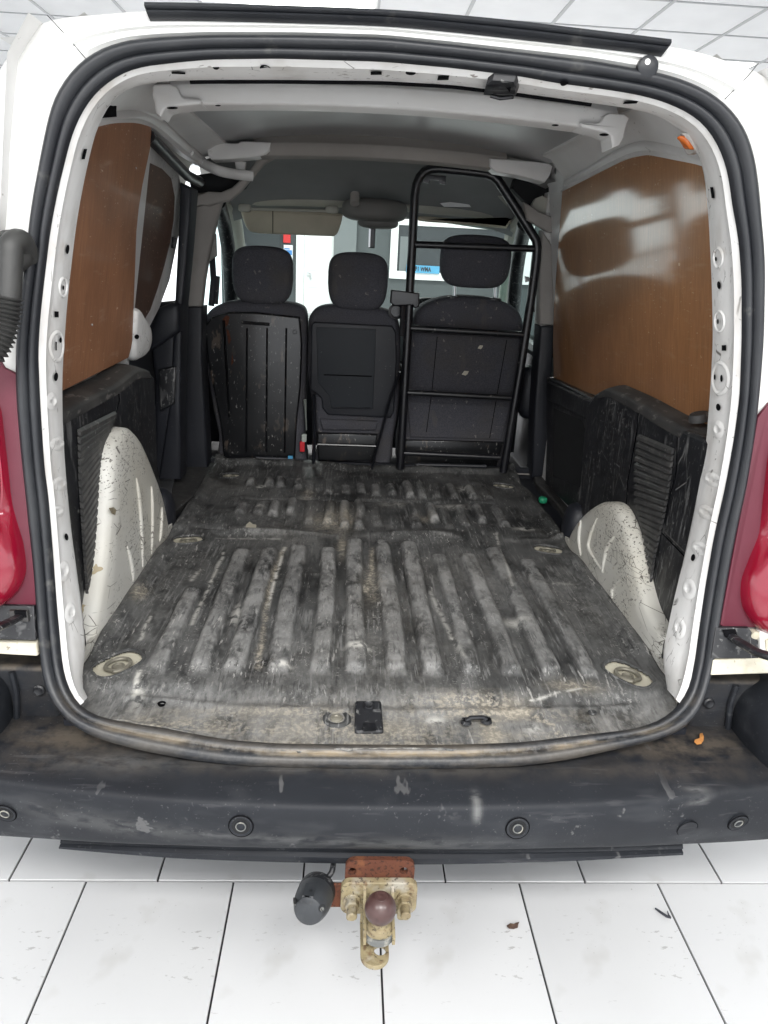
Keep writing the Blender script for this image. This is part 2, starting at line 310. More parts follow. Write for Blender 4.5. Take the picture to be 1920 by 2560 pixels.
def catmull(p, n=8, closed=False):
    p = [Vector(q) for q in p]; out = []; m = len(p)
    rng = range(m) if closed else range(m-1)
    for i in rng:
        if closed: a, b, c, d = p[i-1], p[i], p[(i+1) % m], p[(i+2) % m]
        else: a, b, c, d = p[max(i-1, 0)], p[i], p[i+1], p[min(i+2, m-1)]
        for k in range(n):
            t = k/n; out.append(.5*((2*b)+(c-a)*t+(2*a-5*b+4*c-d)*t*t+(3*b-a-3*c+d)*t**3))
    if not closed: out.append(p[-1].copy())
    return out
def rrect(x0, z0, x1, z1, r, n=6):              # r: one radius or four (bl, br, tr, tl)
    rr = r if isinstance(r, (list, tuple)) else [r]*4
    cs = [(x0+rr[0], z0+rr[0], 180, rr[0]), (x1-rr[1], z0+rr[1], 270, rr[1]), (x1-rr[2], z1-rr[2], 0, rr[2]), (x0+rr[3], z1-rr[3], 90, rr[3])]
    return [(cx+q*math.cos(rad(a+90*k/n)), cz+q*math.sin(rad(a+90*k/n))) for cx, cz, a, q in cs for k in range(n+1)]
def inset(poly, d):
    P = [Vector((p[0], p[1])) for p in poly]; n = len(P); A = sum(P[i].x*P[(i+1) % n].y-P[(i+1) % n].x*P[i].y for i in range(n)); sg = 1 if A > 0 else -1
    out = []
    for i in range(n):
        a = (P[i]-P[i-1]); b = (P[(i+1) % n]-P[i])
        if a.length < 1e-7: a = b
        if b.length < 1e-7: b = a
        a.normalize(); b.normalize(); na = Vector((-a.y, a.x)); nb = Vector((-b.y, b.x)); m = na+nb
        if m.length < 1e-4: m = na
        m.normalize(); k = max(.35, m.dot(na)); q = P[i]+m*(sg*d/k); out.append((q.x, q.y))
    return out
def slab(mb, poly, fn, d, r=0.0, n=4, dome=0.0):   # outline (u,v), fn(u,v,w)->point, thickness d along w, rounded edges r at w=0 side
    loops = []
    if r:
        for k in range(n+1):
            a = rad(90*k/n); loops.append([fn(u, v, r-r*math.sin(a)) for u, v in inset(poly, r-r*math.cos(a))])
        loops = loops[::-1]
    else: loops.append([fn(u, v, 0) for u, v in poly])
    loops.append([fn(u, v, d) for u, v in poly])
    b = len(mb.v); m = len(poly)
    mb.grid(loops, cu=True)
    if dome:
        pin = inset(poly, r if r else 0); cu = sum(p[0] for p in pin)/m; cv = sum(p[1] for p in pin)/m; prev = None
        rows = [[fn(cu+(u-cu)*s, cv+(v-cv)*s, -dome*(1-s*s)) for u, v in pin] for s in (1, .85, .65, .4, .18, .0001)]
        mb.grid(rows, cu=True)
    else: mb.f.append([b+i for i in range(m)])
    mb.f.append([b+(len(loops)-1)*m+i for i in range(m)])
    return mb
def fY(y): return lambda u, v, w: (u, y+w, v)      # outline in XZ, thickness to the front of the van
def fX(x, s): return lambda u, v, w: (x+s*w, u, v)  # outline in YZ
def fZ(z): return lambda u, v, w: (u, v, z-w)
def superell(mb, c, r, e1=.6, e2=.6, nu=24, nv=16, warp=None):
    sp = lambda x, e: math.copysign(abs(x)**e, x)
    rows = []
    for i in range(nv+1):
        a = -math.pi/2+math.pi*i/nv; row = []
        for j in range(nu):
            b = 2*math.pi*j/nu
            p = Vector((r[0]*sp(math.cos(a), e1)*sp(math.cos(b), e2), r[1]*sp(math.cos(a), e1)*sp(math.sin(b), e2), r[2]*sp(math.sin(a), e1)))
            if warp: p = warp(p)
            row.append(Vector(c)+p)
        rows.append(row)
    return mb.grid(rows, cu=True)
def resamp(pts, n):
    pts = [Vector(p) for p in pts]; L = [0]
    for a, b in zip(pts, pts[1:]): L.append(L[-1]+(b-a).length)
    out = []
    for i in range(n):
        t = L[-1]*i/(n-1); k = 0
        while k < len(L)-2 and L[k+1] < t: k += 1
        s = (t-L[k])/max(1e-9, L[k+1]-L[k]); out.append(pts[k].lerp(pts[k+1], s))
    return out
def struct(o): o['kind'] = 'structure'; return o

# ================================================================== THE SHOWROOM
TW, TD, GX, GY = .338, .52, .022, .228         # floor tiles laid in running bond
fl = struct(MB().add([(-14, -8, -.006), (14, -8, -.006), (14, 16, -.006), (-14, 16, -.006)], [[0, 1, 2, 3]]).build('floor', 'grout', smooth=0))
g = .0022
tm = bpy.data.meshes.new('tile')
bm = bmesh.new(); bmesh.ops.create_cube(bm, size=1)
for v in bm.verts: v.co = Vector((v.co.x*(TW-2*g), v.co.y*(TD-2*g), -.004+v.co.z*.008))
bmesh.ops.bevel(bm, geom=[e for e in bm.edges if all(v.co.z > -.001 for v in e.verts)], offset=.0012, segments=1, affect='EDGES')
bm.to_mesh(tm); bm.free(); tm.materials.append(MATS['floor_tile'])
far = MB()
for r in range(-14, 28):
    for k in range(-40, 41):
        x = GX+(k+.5)*TW+(.478*TW if r >= 0 else 0); y = GY+(r+.5)*TD
        if -2 <= r <= 1 and abs(x) < 1.5:
            o = bpy.data.objects.new('tile', tm); C.objects.link(o); o.location = (x, y, .0); o.parent = fl
        else:
            far.add([(x-TW/2+g, y-TD/2+g, 0), (x+TW/2-g, y-TD/2+g, 0), (x+TW/2-g, y+TD/2-g, 0), (x-TW/2+g, y+TD/2-g, 0)], [[0, 1, 2, 3]])
fo = far.build('tile_field', 'floor_tile', fl, weld=False, smooth=0); fo['kind'] = 'stuff'

ce = struct(MB().box((-14, -8, CEIL+.03), (14, 16, CEIL+.10)).build('ceiling', 'ceiling_grid', smooth=0))
CX, CY, CT = .64, 4.70, .60
ctm = bpy.data.meshes.new('ceiling_tile')
bm = bmesh.new(); bmesh.ops.create_cube(bm, size=1)
for v in bm.verts: v.co = Vector((v.co.x*.576, v.co.y*.576, v.co.z*.012))
bm.to_mesh(ctm); bm.free(); ctm.materials.append(MATS['ceiling_tile'])
cfar = MB(); gr = MB()
lamp_cells = set()
for x, y, p in LAMPS:
    for dx in (-.3, .3): lamp_cells.add((round((x+dx-CX-CT/2)/CT), round((y-CY-CT/2)/CT)))
for i in range(-22, 22):
    for j in range(-20, 18):
        if (i, j) in lamp_cells: continue
        x = CX+(i+.5)*CT; y = CY+(j+.5)*CT
        vis = j >= -2 and 2.2 < y < 6.2 and abs(x) < 3.4
        if vis:
            o = bpy.data.objects.new('ceiling_tile', ctm); C.objects.link(o); o.location = (x, y, CEIL+.002); o.parent = ce
        else: cfar.box((x-.288, y-.288, CEIL-.004), (x+.288, y+.288, CEIL+.008))
cf = cfar.build('ceiling_tile_field', 'ceiling_tile', ce, weld=False, smooth=0); cf['kind'] = 'stuff'
for i in range(-22, 22): gr.box((CX+i*CT-.011, -8, CEIL-.010), (CX+i*CT+.011, 16, CEIL-.003))
for j in range(-20, 18): gr.box((-14, CY+j*CT-.006, CEIL-.0095), (14, CY+j*CT+.006, CEIL-.0035))
gr.build('grid_bar', 'ceiling_grid', ce, weld=False, smooth=0)['kind'] = 'stuff'
LAMP_AT = ['behind the camera on the left', 'right behind the camera above the tow bar', 'behind the camera on the right', 'farthest behind the van on the left', 'farthest behind the van on the right',
           'glaring just above the black roof edge seal', 'ahead of the van on the far right', 'midway to the white door', 'midway to the dark window', 'nearest the white door', 'nearest the dark window']
for n, (x, y, p) in enumerate(LAMPS):
    e = empty('ceiling_light', (x, y, CEIL), 'white light panel in the ceiling %s' % LAMP_AT[n], 'ceiling light', group='ceiling light panels')
    MB().box((x-.595, y-.295, CEIL-.012), (x+.595, y+.295, CEIL+.02)).build('frame', 'door_white', e, smooth=0)
    MB().box((x-.57, y-.27, CEIL-.018), (x+.57, y+.27, CEIL-.0125)).build('diffuser', 'diffuser', e, smooth=0)

# far wall seen through the windscreen
WY = 12.6
def wq(x0, y0, x1, y1, Y=WY):                  # px rectangle on the far wall -> (xmin,zmin,xmax,zmax)
    a = PY(x0, y0, Y); b = PY(x1, y1, Y); return a.x, b.z, b.x, a.z
struct(MB().box((PY(588, 600, WY).x-.25, WY, 0), (14, WY+.2, CEIL+.02)).build('wall_back', 'wall_grey', smooth=0))
x0, z0, x1, z1 = wq(590, 560, 702, 760); struct(MB().box((x0-.2, WY-.03, 0), (x1, WY-.002, CEIL)).build('wall_left_bay', 'wall_dark', smooth=0))
x0, z0, x1, z1 = wq(836, 560, 886, 760); struct(MB().box((x0, WY-.12, 0), (x1, WY-.002, CEIL)).build('wall_column', 'wall_pale', smooth=0))
x0, z0, x1, z1 = wq(762, 560, 836, 760); 
d = empty('panel_door', ((x0+x1)/2, WY, 0), 'white six panel door in the grey wall beyond the windscreen', 'door')
ht = 2.25; wd = x1-x0
MB().box((x0, WY-.05, .01), (x1, WY-.004, ht)).build('leaf', 'door_white', d, smooth=0, bevel=.004)
for cx0 in (x0+wd*.13, x0+wd*.56):
    for a, b in ((.2, .72), (.84, 1.02), (1.12, 1.86)):
        MB().box((cx0, WY-.058, a), (cx0+wd*.31, WY-.0505, b)).build('panel', 'door_white', d, smooth=0, bevel=.006)
m = MB(); m.box((x0-.14, WY-.07, 0), (x0-.004, WY-.004, ht+.12)); m.box((x1+.004, WY-.07, 0), (x1+.03, WY-.004, ht+.12)); m.box((x0-.004, WY-.07, ht+.004), (x1+.004, WY-.004, ht+.12)); m.build('frame', 'door_white', d, smooth=0)
p = PY(768, 680, WY-.1); MB().tube([p, p+Vector((.06, 0, -.02)), p+Vector((.07, 0, -.12))], .014).build('handle', 'steel', d)
x0, z0, x1, z1 = wq(979, 546, 1320, 712)
wn = empty('wall_window', ((x0+x1)/2, WY, z0), 'white framed dark window in the far grey wall above a blue number plate', 'window')
fwz = .13
m = MB(); m.box((x0, WY-.06, z0), (x0+fwz, WY-.003, z1)); m.box((x1-fwz, WY-.06, z0), (x1, WY-.003, z1)); m.box((x0+fwz, WY-.06, z0), (x1-fwz, WY-.003, z0+fwz)); m.box((x0+fwz, WY-.06, z1-.10), (x1-fwz, WY-.003, z1)); m.build('frame', 'door_white', wn, smooth=0, bevel=.006)
MB().box((x0+fwz, WY-.02, z0+fwz), (x1-fwz, WY-.004, z1-.1)).build('pane', 'window_dark', wn, smooth=0)
m = MB(); xa, za, xb, zb = wq(1000, 560, 1022, 690); m.box((xa+.02, WY-.027, za+.06), (xb+.02, WY-.021, zb-.2)); m.build('blind', 'wall_pale', wn, smooth=0)
x0, z0, x1, z1 = wq(1016, 666, 1098, 685, WY-.09); z1 = z0+.128
npz = empty('number_plate', ((x0+x1)/2, WY-.09, z0), 'pale blue number plate reading F1 WMA standing in the far window', 'number plate')
MB().box((x0, WY-.09, z0), (x1, WY-.075, z1)).build('plate', 'plate_blue', npz, smooth=0)
cu = bpy.data.curves.new('lettering', 'FONT'); cu.body = 'F1 WMA'; cu.align_x = 'CENTER'; cu.align_y = 'CENTER'; cu.size = .092; cu.extrude = .002; cu.offset = .0035; cu.space_character = 1.05
to = bpy.data.objects.new('lettering', cu); C.objects.link(to)
me = bpy.data.meshes.new_from_object(to.evaluated_get(bpy.context.evaluated_depsgraph_get())); bpy.data.objects.remove(to)
me.transform(Matrix.Translation((PY(1057.5, 675, WY-.09).x, WY-.093, (z0+z1)/2)) @ Matrix.Rotation(rad(90), 4, 'X') @ Matrix.Diagonal((.78, 1.12, 1, 1)))
me.materials.clear(); obj('lettering', me, 'ink', npz, smooth=0)
x0, z0, x1, z1 = wq(709, 584, 727, 608)
ex = empty('fire_alarm', ((x0+x1)/2, WY, z0), 'small red fire fitting on the far grey wall above a safety notice', 'fire fitting')
MB().box((x0, WY-.09, z0), (x1, WY-.036, z1)).build('body', 'ext_red', ex, smooth=0, bevel=.012)
MB().tube([((x0+x1)/2, WY-.063, z1-.004), ((x0+x1)/2, WY-.063, z1+.12)], [.05, .026]).build('neck', 'ext_red', ex)
x0, z0, x1, z1 = wq(710, 612, 732, 662)
sg = empty('safety_notice', ((x0+x1)/2, WY, z0), 'white and blue safety notice on the wall left of the white door', 'notice')
MB().box((x0, WY-.05, z0), (x1, WY-.035, z1)).build('board', 'sign_white', sg, smooth=0)
MB().box((x0+.01, WY-.053, z0+.16), (x1-.01, WY-.0505, z0+.24)).build('blue_band', 'sign_blue', sg, smooth=0)
MB().box((x0+.01, WY-.053, z0+.25), (x1-.05, WY-.0505, z0+.27)).build('text_line', 'sign_blue', sg, smooth=0)
MB().box((x0+.015, WY-.053, z0+.03), (x1-.015, WY-.0505, z0+.09)).build('red_band', 'ext_red', sg, smooth=0)

# ================================================================== THE VAN
van = empty('van', (0, 1.4, 0), 'white panel van with its open rear and worn load space in view', 'van')

# ---- traced outlines of the door opening (px): seal outside, seal inside, front edge of the jamb
SO = [(960,92),(740,86),(521,86),(405,91),(324,98),(260,116),(203,150),(162,197),(133,249),(119,301),(107,359),(93,434),(81,498),(72,567),(65,640),(61,676),(46,791),(39,884),(40,960),(43,1023),(52,1130),(60,1200),(69,1290),(80,1400),(87,1470),(95,1592),(104,1679),(112,1720),(124,1752),(156,1793),(197,1824),(260,1850),(347,1873),(405,1884),(492,1900),(579,1910),(694,1916),(960,1920),(1134,1919),(1307,1913),(1423,1897),(1539,1872),(1626,1853),(1683,1836),(1735,1804),(1762,1752),(1774,1700),(1782,1679),(1793,1592),(1816,1459),(1840,1331),(1866,1216),(1886,1090),(1900,965),(1909,849),(1912,676),(1909,600),(1904,560),(1900,492),(1889,405),(1874,347),(1851,301),(1816,260),(1770,226),(1712,199),(1654,182),(1597,171),(1481,150),(1307,130),(1134,110)]
SI = [(960,147),(694,139),(521,141),(440,148),(347,159),(301,174),(255,203),(220,237),(191,284),(168,341),(156,393),(139,463),(124,540),(116,590),(108,660),(102,710),(93,791),(87,884),(90,960),(93,1023),(99,1110),(104,1180),(113,1240),(124,1370),(136,1534),(148,1660),(156,1700),(172,1740),(200,1776),(248,1797),(324,1812),(405,1824),(492,1841),(579,1855),(694,1863),(960,1866),(1134,1866),(1307,1860),(1452,1842),(1585,1826),(1654,1806),(1701,1772),(1730,1725),(1744,1660),(1753,1592),(1770,1476),(1793,1343),(1822,1216),(1843,1100),(1857,994),(1863,849),(1863,700),(1856,600),(1850,560),(1842,521),(1831,434),(1816,382),(1793,336),(1759,295),(1712,266),(1654,243),(1597,229),(1510,215),(1394,200),(1307,184),(1134,163)]
SJ = [(960,203),(700,200),(520,200),(440,202),(380,207),(335,216),(300,232),(275,258),(255,295),(238,335),(222,400),(210,455),(197,525),(190,570),(179,660),(168,763),(158,900),(156,965),(157,1052),(162,1150),(167,1210),(179,1331),(203,1505),(214,1600),(214,1660),(195,1722),(230,1760),(340,1790),(520,1815),(960,1830),(1400,1820),(1600,1790),(1672,1755),(1690,1722),(1655,1680),(1650,1661),(1668,1576),(1683,1505),(1707,1407),(1730,1303),(1753,1187),(1766,1100),(1776,965),(1782,849),(1779,705),(1774,600),(1771,540),(1764,463),(1756,411),(1735,366),(1707,330),(1654,292),(1597,275),(1510,262),(1300,233),(1134,213)]
PC = (955, 950)
NT = 260
def rad_r(loop, th):
    dx, dy = math.sin(th), -math.cos(th); best = None; n = len(loop)
    for i in range(n):
        ax, ay = loop[i][0]-PC[0], loop[i][1]-PC[1]; bx, by = loop[(i+1) % n][0]-PC[0], loop[(i+1) % n][1]-PC[1]
        ex, ey = bx-ax, by-ay; den = dx*ey-dy*ex
        if abs(den) < 1e-9: continue
        t = (ax*ey-ay*ex)/den; s = (ax*dy-ay*dx)/den
        if t > 0 and -1e-6 <= s <= 1+1e-6 and (best is None or t > best): best = t
    return best
# angles chosen evenly along the outline
th_dense = [2*math.pi*i/1440 for i in range(1440)]
ro = [rad_r(SO, t) for t in th_dense]
pp = [(PC[0]+r*math.sin(t), PC[1]-r*math.cos(t)) for r, t in zip(ro, th_dense)]
cum = [0]
for i in range(1440): a = pp[i]; b = pp[(i+1) % 1440]; cum.append(cum[-1]+math.hypot(b[0]-a[0], b[1]-a[1]))
TH = []; k = 0
for i in range(NT):
    t = cum[-1]*i/NT
    while cum[k+1] < t: k += 1
    TH.append(2*math.pi*(k+(t-cum[k])/(cum[k+1]-cum[k]))/1440)
def sm(a, n=2):
    a = list(a)
    for _ in range(n): a = [(a[i-1]+2*a[i]+a[(i+1) % len(a)])/4 for i in range(len(a))]
    return a
RO, RI, RJ = (sm([rad_r(l, t) for t in TH]) for l in (SO, SI, SJ))
pxo = lambda R, i: (PC[0]+R[i]*math.sin(TH[i]), PC[1]-R[i]*math.cos(TH[i]))
O3 = [PR(*pxo(RO, i)) for i in range(NT)]
I3 = [PR(*pxo(RI, i), .004) for i in range(NT)]
J3 = [PR(*pxo(RJ, i), .13) for i in range(NT)]

# ---- rubber door seal: two rolls of rubber running round the opening
prof = [(-.10, -.012), (-.02, .004), (.06, .010), (.18, .013), (.30, .010), (.36, .004), (.44, .014), (.56, .021), (.70, .023), (.84, .018), (.95, .008), (1.03, -.012)]
rows = []; dirt = []
for s, h in prof:
    row = []
    for i in range(NT):
        a, b = I3[i], O3[i]; p = a.lerp(b, s)
        zz = min(1, max(0, (.72-p.z)/.14)); nrm = Vector((0, -1, 0)).lerp(Vector((0, -.72, .69)), zz).normalized()
        wob = (1+.10*mnoise.noise(Vector((i*.12, s, 2))))*(1-.45*zz)
        row.append(p+nrm*h*.55*wob)
    rows.append(row)
seal = MB().grid(rows, cu=True).build('door_seal', 'rubber', van, weld=False, smooth=60, label='black rubber seal round the rear opening, dusty along the sill')
at = seal.data.attributes.new('dirt', 'FLOAT', 'POINT')
vals = []
for v in seal.data.vertices:
    zz = min(1, max(0, (.66-v.co.z)/.08)); c = max(0, 1-abs(v.co.x-.05)/.62)
    inner = 1.0 if (v.index//NT) in (4, 5, 6) else .09
    vals.append(min(1, zz*(inner*(.25+.9*c)+.10)))
at.data.foreach_set('value', vals)

# ---- white rear end of the body outside the seal
EDGE = [PR(0,125), PR(40,70), PR(95,32), PR(225,24), PR(365,12), PR(960,30), PR(1400,68), PR(1670,100), PR(1800,126), PR(1845,150), PR(1920,162)]
EDGE = [(p.x, p.z) for p in EDGE]
xr, zr_ = EDGE[-1]; EDGE += [(xr+.07, zr_-.05), (.76, 1.45), (.82, 1.2), (.85, .95), (.85, .45), (0, .40), (-.85, .45), (-.85, .95), (-.82, 1.2), (-.76, 1.45), (-.70, 1.58)]
def edge_hit(x, z):
    c = (0, 1.15); dx, dz = x-c[0], z-c[1]; best = 1; n = len(EDGE)
    for i in range(n):
        ax, ay = EDGE[i][0]-c[0], EDGE[i][1]-c[1]; ex, ey = EDGE[(i+1) % n][0]-c[0]-ax, EDGE[(i+1) % n][1]-c[1]-ay
        den = dx*ey-dz*ex
        if abs(den) < 1e-12: continue
        t = (ax*ey-ay*ex)/den; s = (ax*dz-ay*dx)/den
        if t > .5 and 0 <= s <= 1: best = t; break
    return c[0]+dx*best, c[1]+dz*best
ED = [edge_hit(p.x, p.z) for p in O3]
EDs = [tuple(v) for v in zip(sm([e[0] for e in ED], 3), sm([e[1] for e in ED], 3))]
bl = [i for i in range(NT) if O3[i].z > .70]
k0 = next(i for i in range(len(bl)) if (bl[i]-bl[i-1]) % NT != 1); bl = bl[k0:]+bl[:k0]
rows = [[p+Vector((0, .012, 0)) for p in [I3[i].lerp(O3[i], .35) for i in bl]]]
for s, dy in ((0, .012), (.12, .004), (.3, .006), (.36, .0), (.7, .004), (.9, .012), (.97, .022), (1.0, .045), (1.004, .10), (1.0, .24)):
    row = []
    for i in bl:
        x = O3[i].x+(EDs[i][0]-O3[i].x)*s; z = O3[i].z+(EDs[i][1]-O3[i].z)*s
        z = max(z, .705); row.append(Vector((x, yr(max(z, .57))+dy, z)))
    rows.append(row)
MB().grid(rows).build('rear_body', 'white_paint', van, weld=False, smooth=50)
for px in ([(118,38),(150,72),(185,112),(214,146)], [(1896,158),(1870,190),(1840,220),(1812,248)]):
    MB().tube([PR(*p, .003) for p in px], .0006, 6).build('panel_seam', 'hole', van)

# ---- black seal along the roof edge
top = [(365,10),(500,12),(700,18),(960,28),(1134,41),(1307,58),(1481,79),(1600,93),(1672,102)]
mid = [(366,28),(500,31),(700,36),(960,46),(1134,60),(1307,77),(1481,98),(1600,112),(1670,120)]
bot = [(373,47),(500,48),(700,53),(960,62),(1134,77),(1307,96),(1481,116),(1600,129),(1656,138)]
rt_, rm_, rb_ = (resamp(catmull([PR(*p, -.004) for p in l], 5), 60) for l in (top, mid, bot))
n1 = Vector((0, -1, .25)).normalized()
rows = []
for s, h in ((-.05, -.01), (0, .004), (.15, .011), (.40, .013), (.52, .010), (.56, .003), (.62, .009), (.8, .011), (.97, .005), (1.02, -.01)):
    rows.append([(rt_[i].lerp(rm_[i], s*2) if s < .5 else rm_[i].lerp(rb_[i], s*2-1))+n1*h for i in range(60)])
m = MB().grid(rows); b = len(m.v)
for j in (0, 59): m.f.append([k*60+j for k in range(len(rows))])
m.build('roof_seal', 'rubber', van, weld=False, smooth=50)
p = PR(1615, 170, -.001)
MB().lathe([(.0165, .0), (.0165, .010), (.014, .012), (.0, .012)], p, (0, -1, 0), 24).build('hook_grommet', 'rubber', van)
MB().lathe([(.0045, .0), (.0, .0003)], p+Vector((-.003, -.0125, .006)), (0, -1, 0), 14).build('grommet_hole', 'white_paint', van)

# ---- white jamb: the depth of the body between seal and load space
jl = [i for i in range(NT) if pxo(RI, i)[1] < 1778]
k0 = next(i for i in range(len(jl)) if (jl[i]-jl[i-1]) % NT != 1); jl = jl[k0:]+jl[:k0]
def jpt(i, s):
    p = I3[i].lerp(J3[i], s); c = Vector((0, p.y, 1.12)); o = (p-c); o.y = 0; o.normalize()
    d = .010*max(0, 1-abs(s-.16)/.12) if s < .28 else -.004*math.sin(math.pi*min(1, (s-.28)/.72))
    return p+o*(-d if s < .28 else d)
SS = (-.01, 0, .06, .12, .16, .20, .28, .45, .62, .8, .93, 1.0)
rows = [[jpt(i, s) for i in jl] for s in SS]
rows.append([J3[i]+(J3[i]-Vector((0, J3[i].y, 1.12))).normalized()*.012+Vector((0, .006, 0)) for i in jl])
rows.append([J3[i]+(J3[i]-Vector((0, J3[i].y, 1.12))).normalized()*.05+Vector((0, .010, 0)) for i in jl])
jamb = MB().grid(rows).build('door_jamb', 'inner_paint', van, weld=False, smooth=50, label='white painted metal jamb round the rear opening with holes and pressings')
def J(x, y, lift=0.0):                          # px -> point on the jamb
    th = math.atan2(x-PC[0], -(y-PC[1])) % (2*math.pi); k = 0
    while k < NT-1 and TH[k+1] < th: k += 1
    k2 = (k+1) % NT; t2 = TH[k2] if k2 else 2*math.pi; f = (th-TH[k])/(t2-TH[k])
    r = math.hypot(x-PC[0], y-PC[1]); ri = RI[k]*(1-f)+RI[k2]*f; rj = RJ[k]*(1-f)+RJ[k2]*f; s = (ri-r)/(ri-rj)
    p = jpt(k, s).lerp(jpt(k2, s), f); c = Vector((0, p.y, 1.12)); return p+(c-p).normalized()*lift
def pdecal(px, fn, lift, name, mat, par, thick=.0, smooth=0):
    a = [fn(x, y, lift) for x, y in px]
    if thick:
        b = [fn(x, y, lift-thick) for x, y in px]; m = MB().grid([a, b], cu=True); m.f.append(list(range(len(px))))
    else: m = MB().add(a, [list(range(len(px)))])
    return m.build(name, mat, par, smooth=smooth)
def ell(cx, cy, rx, ry, n=20, a=0): return [(cx+rx*math.cos(t)*math.cos(a)-ry*math.sin(t)*math.sin(a), cy+rx*math.cos(t)*math.sin(a)+ry*math.sin(t)*math.cos(a)) for t in [2*math.pi*k/n for k in range(n)]]
def quad(cx, cy, w, h, sk=0): return [(cx-w/2+sk, cy-h/2), (cx+w/2+sk, cy-h/2), (cx+w/2-sk, cy+h/2), (cx-w/2-sk, cy+h/2)]
JL = .0030
for h in (ell(158,618,4.5,12,a=.1), ell(147,715,2.5,6), ell(141,848,4,7), ell(129,941,5,11,a=.1), ell(157,1346,4.5,9,a=-.2),
          ell(1808,709,5,10,a=-.1), ell(1800,643,3,6), ell(1805,801,2.5,7), ell(1806,1018,5.5,9,a=-.1), ell(1741,1398,5,9,a=.2), ell(1796,942,3,7), ell(1814,945,3,9),
          ell(655,149,14,3), ell(1027,173,13,4,a=.05), ell(1413,202,11,3.5,a=.1), ell(536,161,8,4)):
    pdecal(h, J, JL, 'hole', 'hole', jamb)
for h in (quad(201,377,8,26,3), quad(131,783,9,15), quad(129,863,3,22), quad(1791,475,8,28,-2), quad(1820,868,10,14), quad(940,172,28,6), quad(1110,184,28,8, 1), quad(1583,248,34,5,2), quad(440,173,34,4,0)):
    pdecal(h, J, JL, 'slot', 'hole', jamb)
def ringpress(cx, cy, rx, ry, name='pressing', w=.18, lift=.0035, a=0, dome=False):
    rows = []
    for s, l in ((1.0, .0005), (1-w*.5, lift), (1-w, lift), (1-w*1.6, .0008)) if not dome else ((1.0, .0005), (.8, lift), (.45, lift*1.3), (.38, lift*.7), (.02, lift*.7)):
        rows.append([J(x, y, l) for x, y in ell(cx, cy, rx*s, ry*s, 24, a)])
    MB().grid(rows, cu=True).build(name, 'inner_paint', jamb, smooth=50)
ringpress(150, 715, 12, 27); ringpress(136, 864, 20, 42); ringpress(1803, 640, 14, 28); ringpress(1806, 801, 15, 30); ringpress(1806, 945, 24, 45)
for c in ((124,1003,12,23), (1802,1074,14,24), (156,1430,13,26), (172,1536,14,26), (1727,1475,17,27), (1703,1574,16,28)): ringpress(*c, dome=True, lift=.0024)
for c in ((1785,1199,24,17,.5), (1770,1282,24,17,.55), (1753,1372,22,16,.6), (140,1110,20,18,-.4), (146,1210,20,18,-.4), (140,1280,16,14,-.4)): ringpress(c[0], c[1], c[2], c[3], a=c[4], dome=True, lift=.0024)
# dark gap between header and the first roof beam
hg = [i for i in jl if 460 < pxo(RJ, i)[0] < 1500 and pxo(RJ, i)[1] < 400]
MB().tube([J3[i]+Vector((0, .010, -.0005)) for i in hg], .0036, 6).build('header_gap', 'hole', van)
# latch catch in the header
cs = [(1216,212),(1224,180),(1238,178),(1292,184),(1301,190),(1300,212),(1290,217),(1232,214)]
pc = J(1260, 195)
pdecal(cs, J, .012, 'latch_catch', 'plastic', van, thick=.014)
pdecal([(1240,190),(1286,193),(1284,208),(1242,206)], J, .0128, 'latch_slot', 'hole', van, thick=.003)
MB().tube([J(1236,210,.014), J(1262,214,.016), J(1294,213,.014)], .0035, 8).build('latch_bar', 'black_metal', van)
# old adhesive runs below the catch
def glue(px, fn, n): pdecal(px, fn, .0012, n, 'leaf', van)

# ---- tail lamps
def pslab(px, fn, d, r, name, mat, par, n=4, dome=0, label=None, out=Vector((0, -1, 0)), **k):   # px outline on a surface, standing proud by d
    base = [fn(*p) for p in px]; c = sum(base, Vector())/len(base); loops = []
    for q in range(n+1):
        a = rad(90*q/n); ins = r*(1-math.cos(a)); loops.append([])
        for p in base:
            dv = (c-p); dv -= out*dv.dot(out); L = dv.length or 1
            loops[-1].append(p+dv*min(.9, ins/L)+out*(d-r+r*math.sin(a) if r else d))
    loops.insert(0, [p-out*.004 for p in base])
    m = MB().grid(loops, cu=True); b = (len(loops)-1)*len(base); 
    if dome:
        last = loops[-1]; cc = sum(last, Vector())/len(last)
        m.grid([[cc+(p-cc)*s+out*dome*(1-s*s) for p in last] for s in (1, .85, .65, .4, .15, .001)], cu=True)
    else: m.f.append([b+i for i in range(len(base))])
    return m.build(name, mat, par, label=label, **k)
def smooth_px(px, n=5): return [(p.x, p.y) for p in catmull([(x, y, 0) for x, y in px], n, True)]
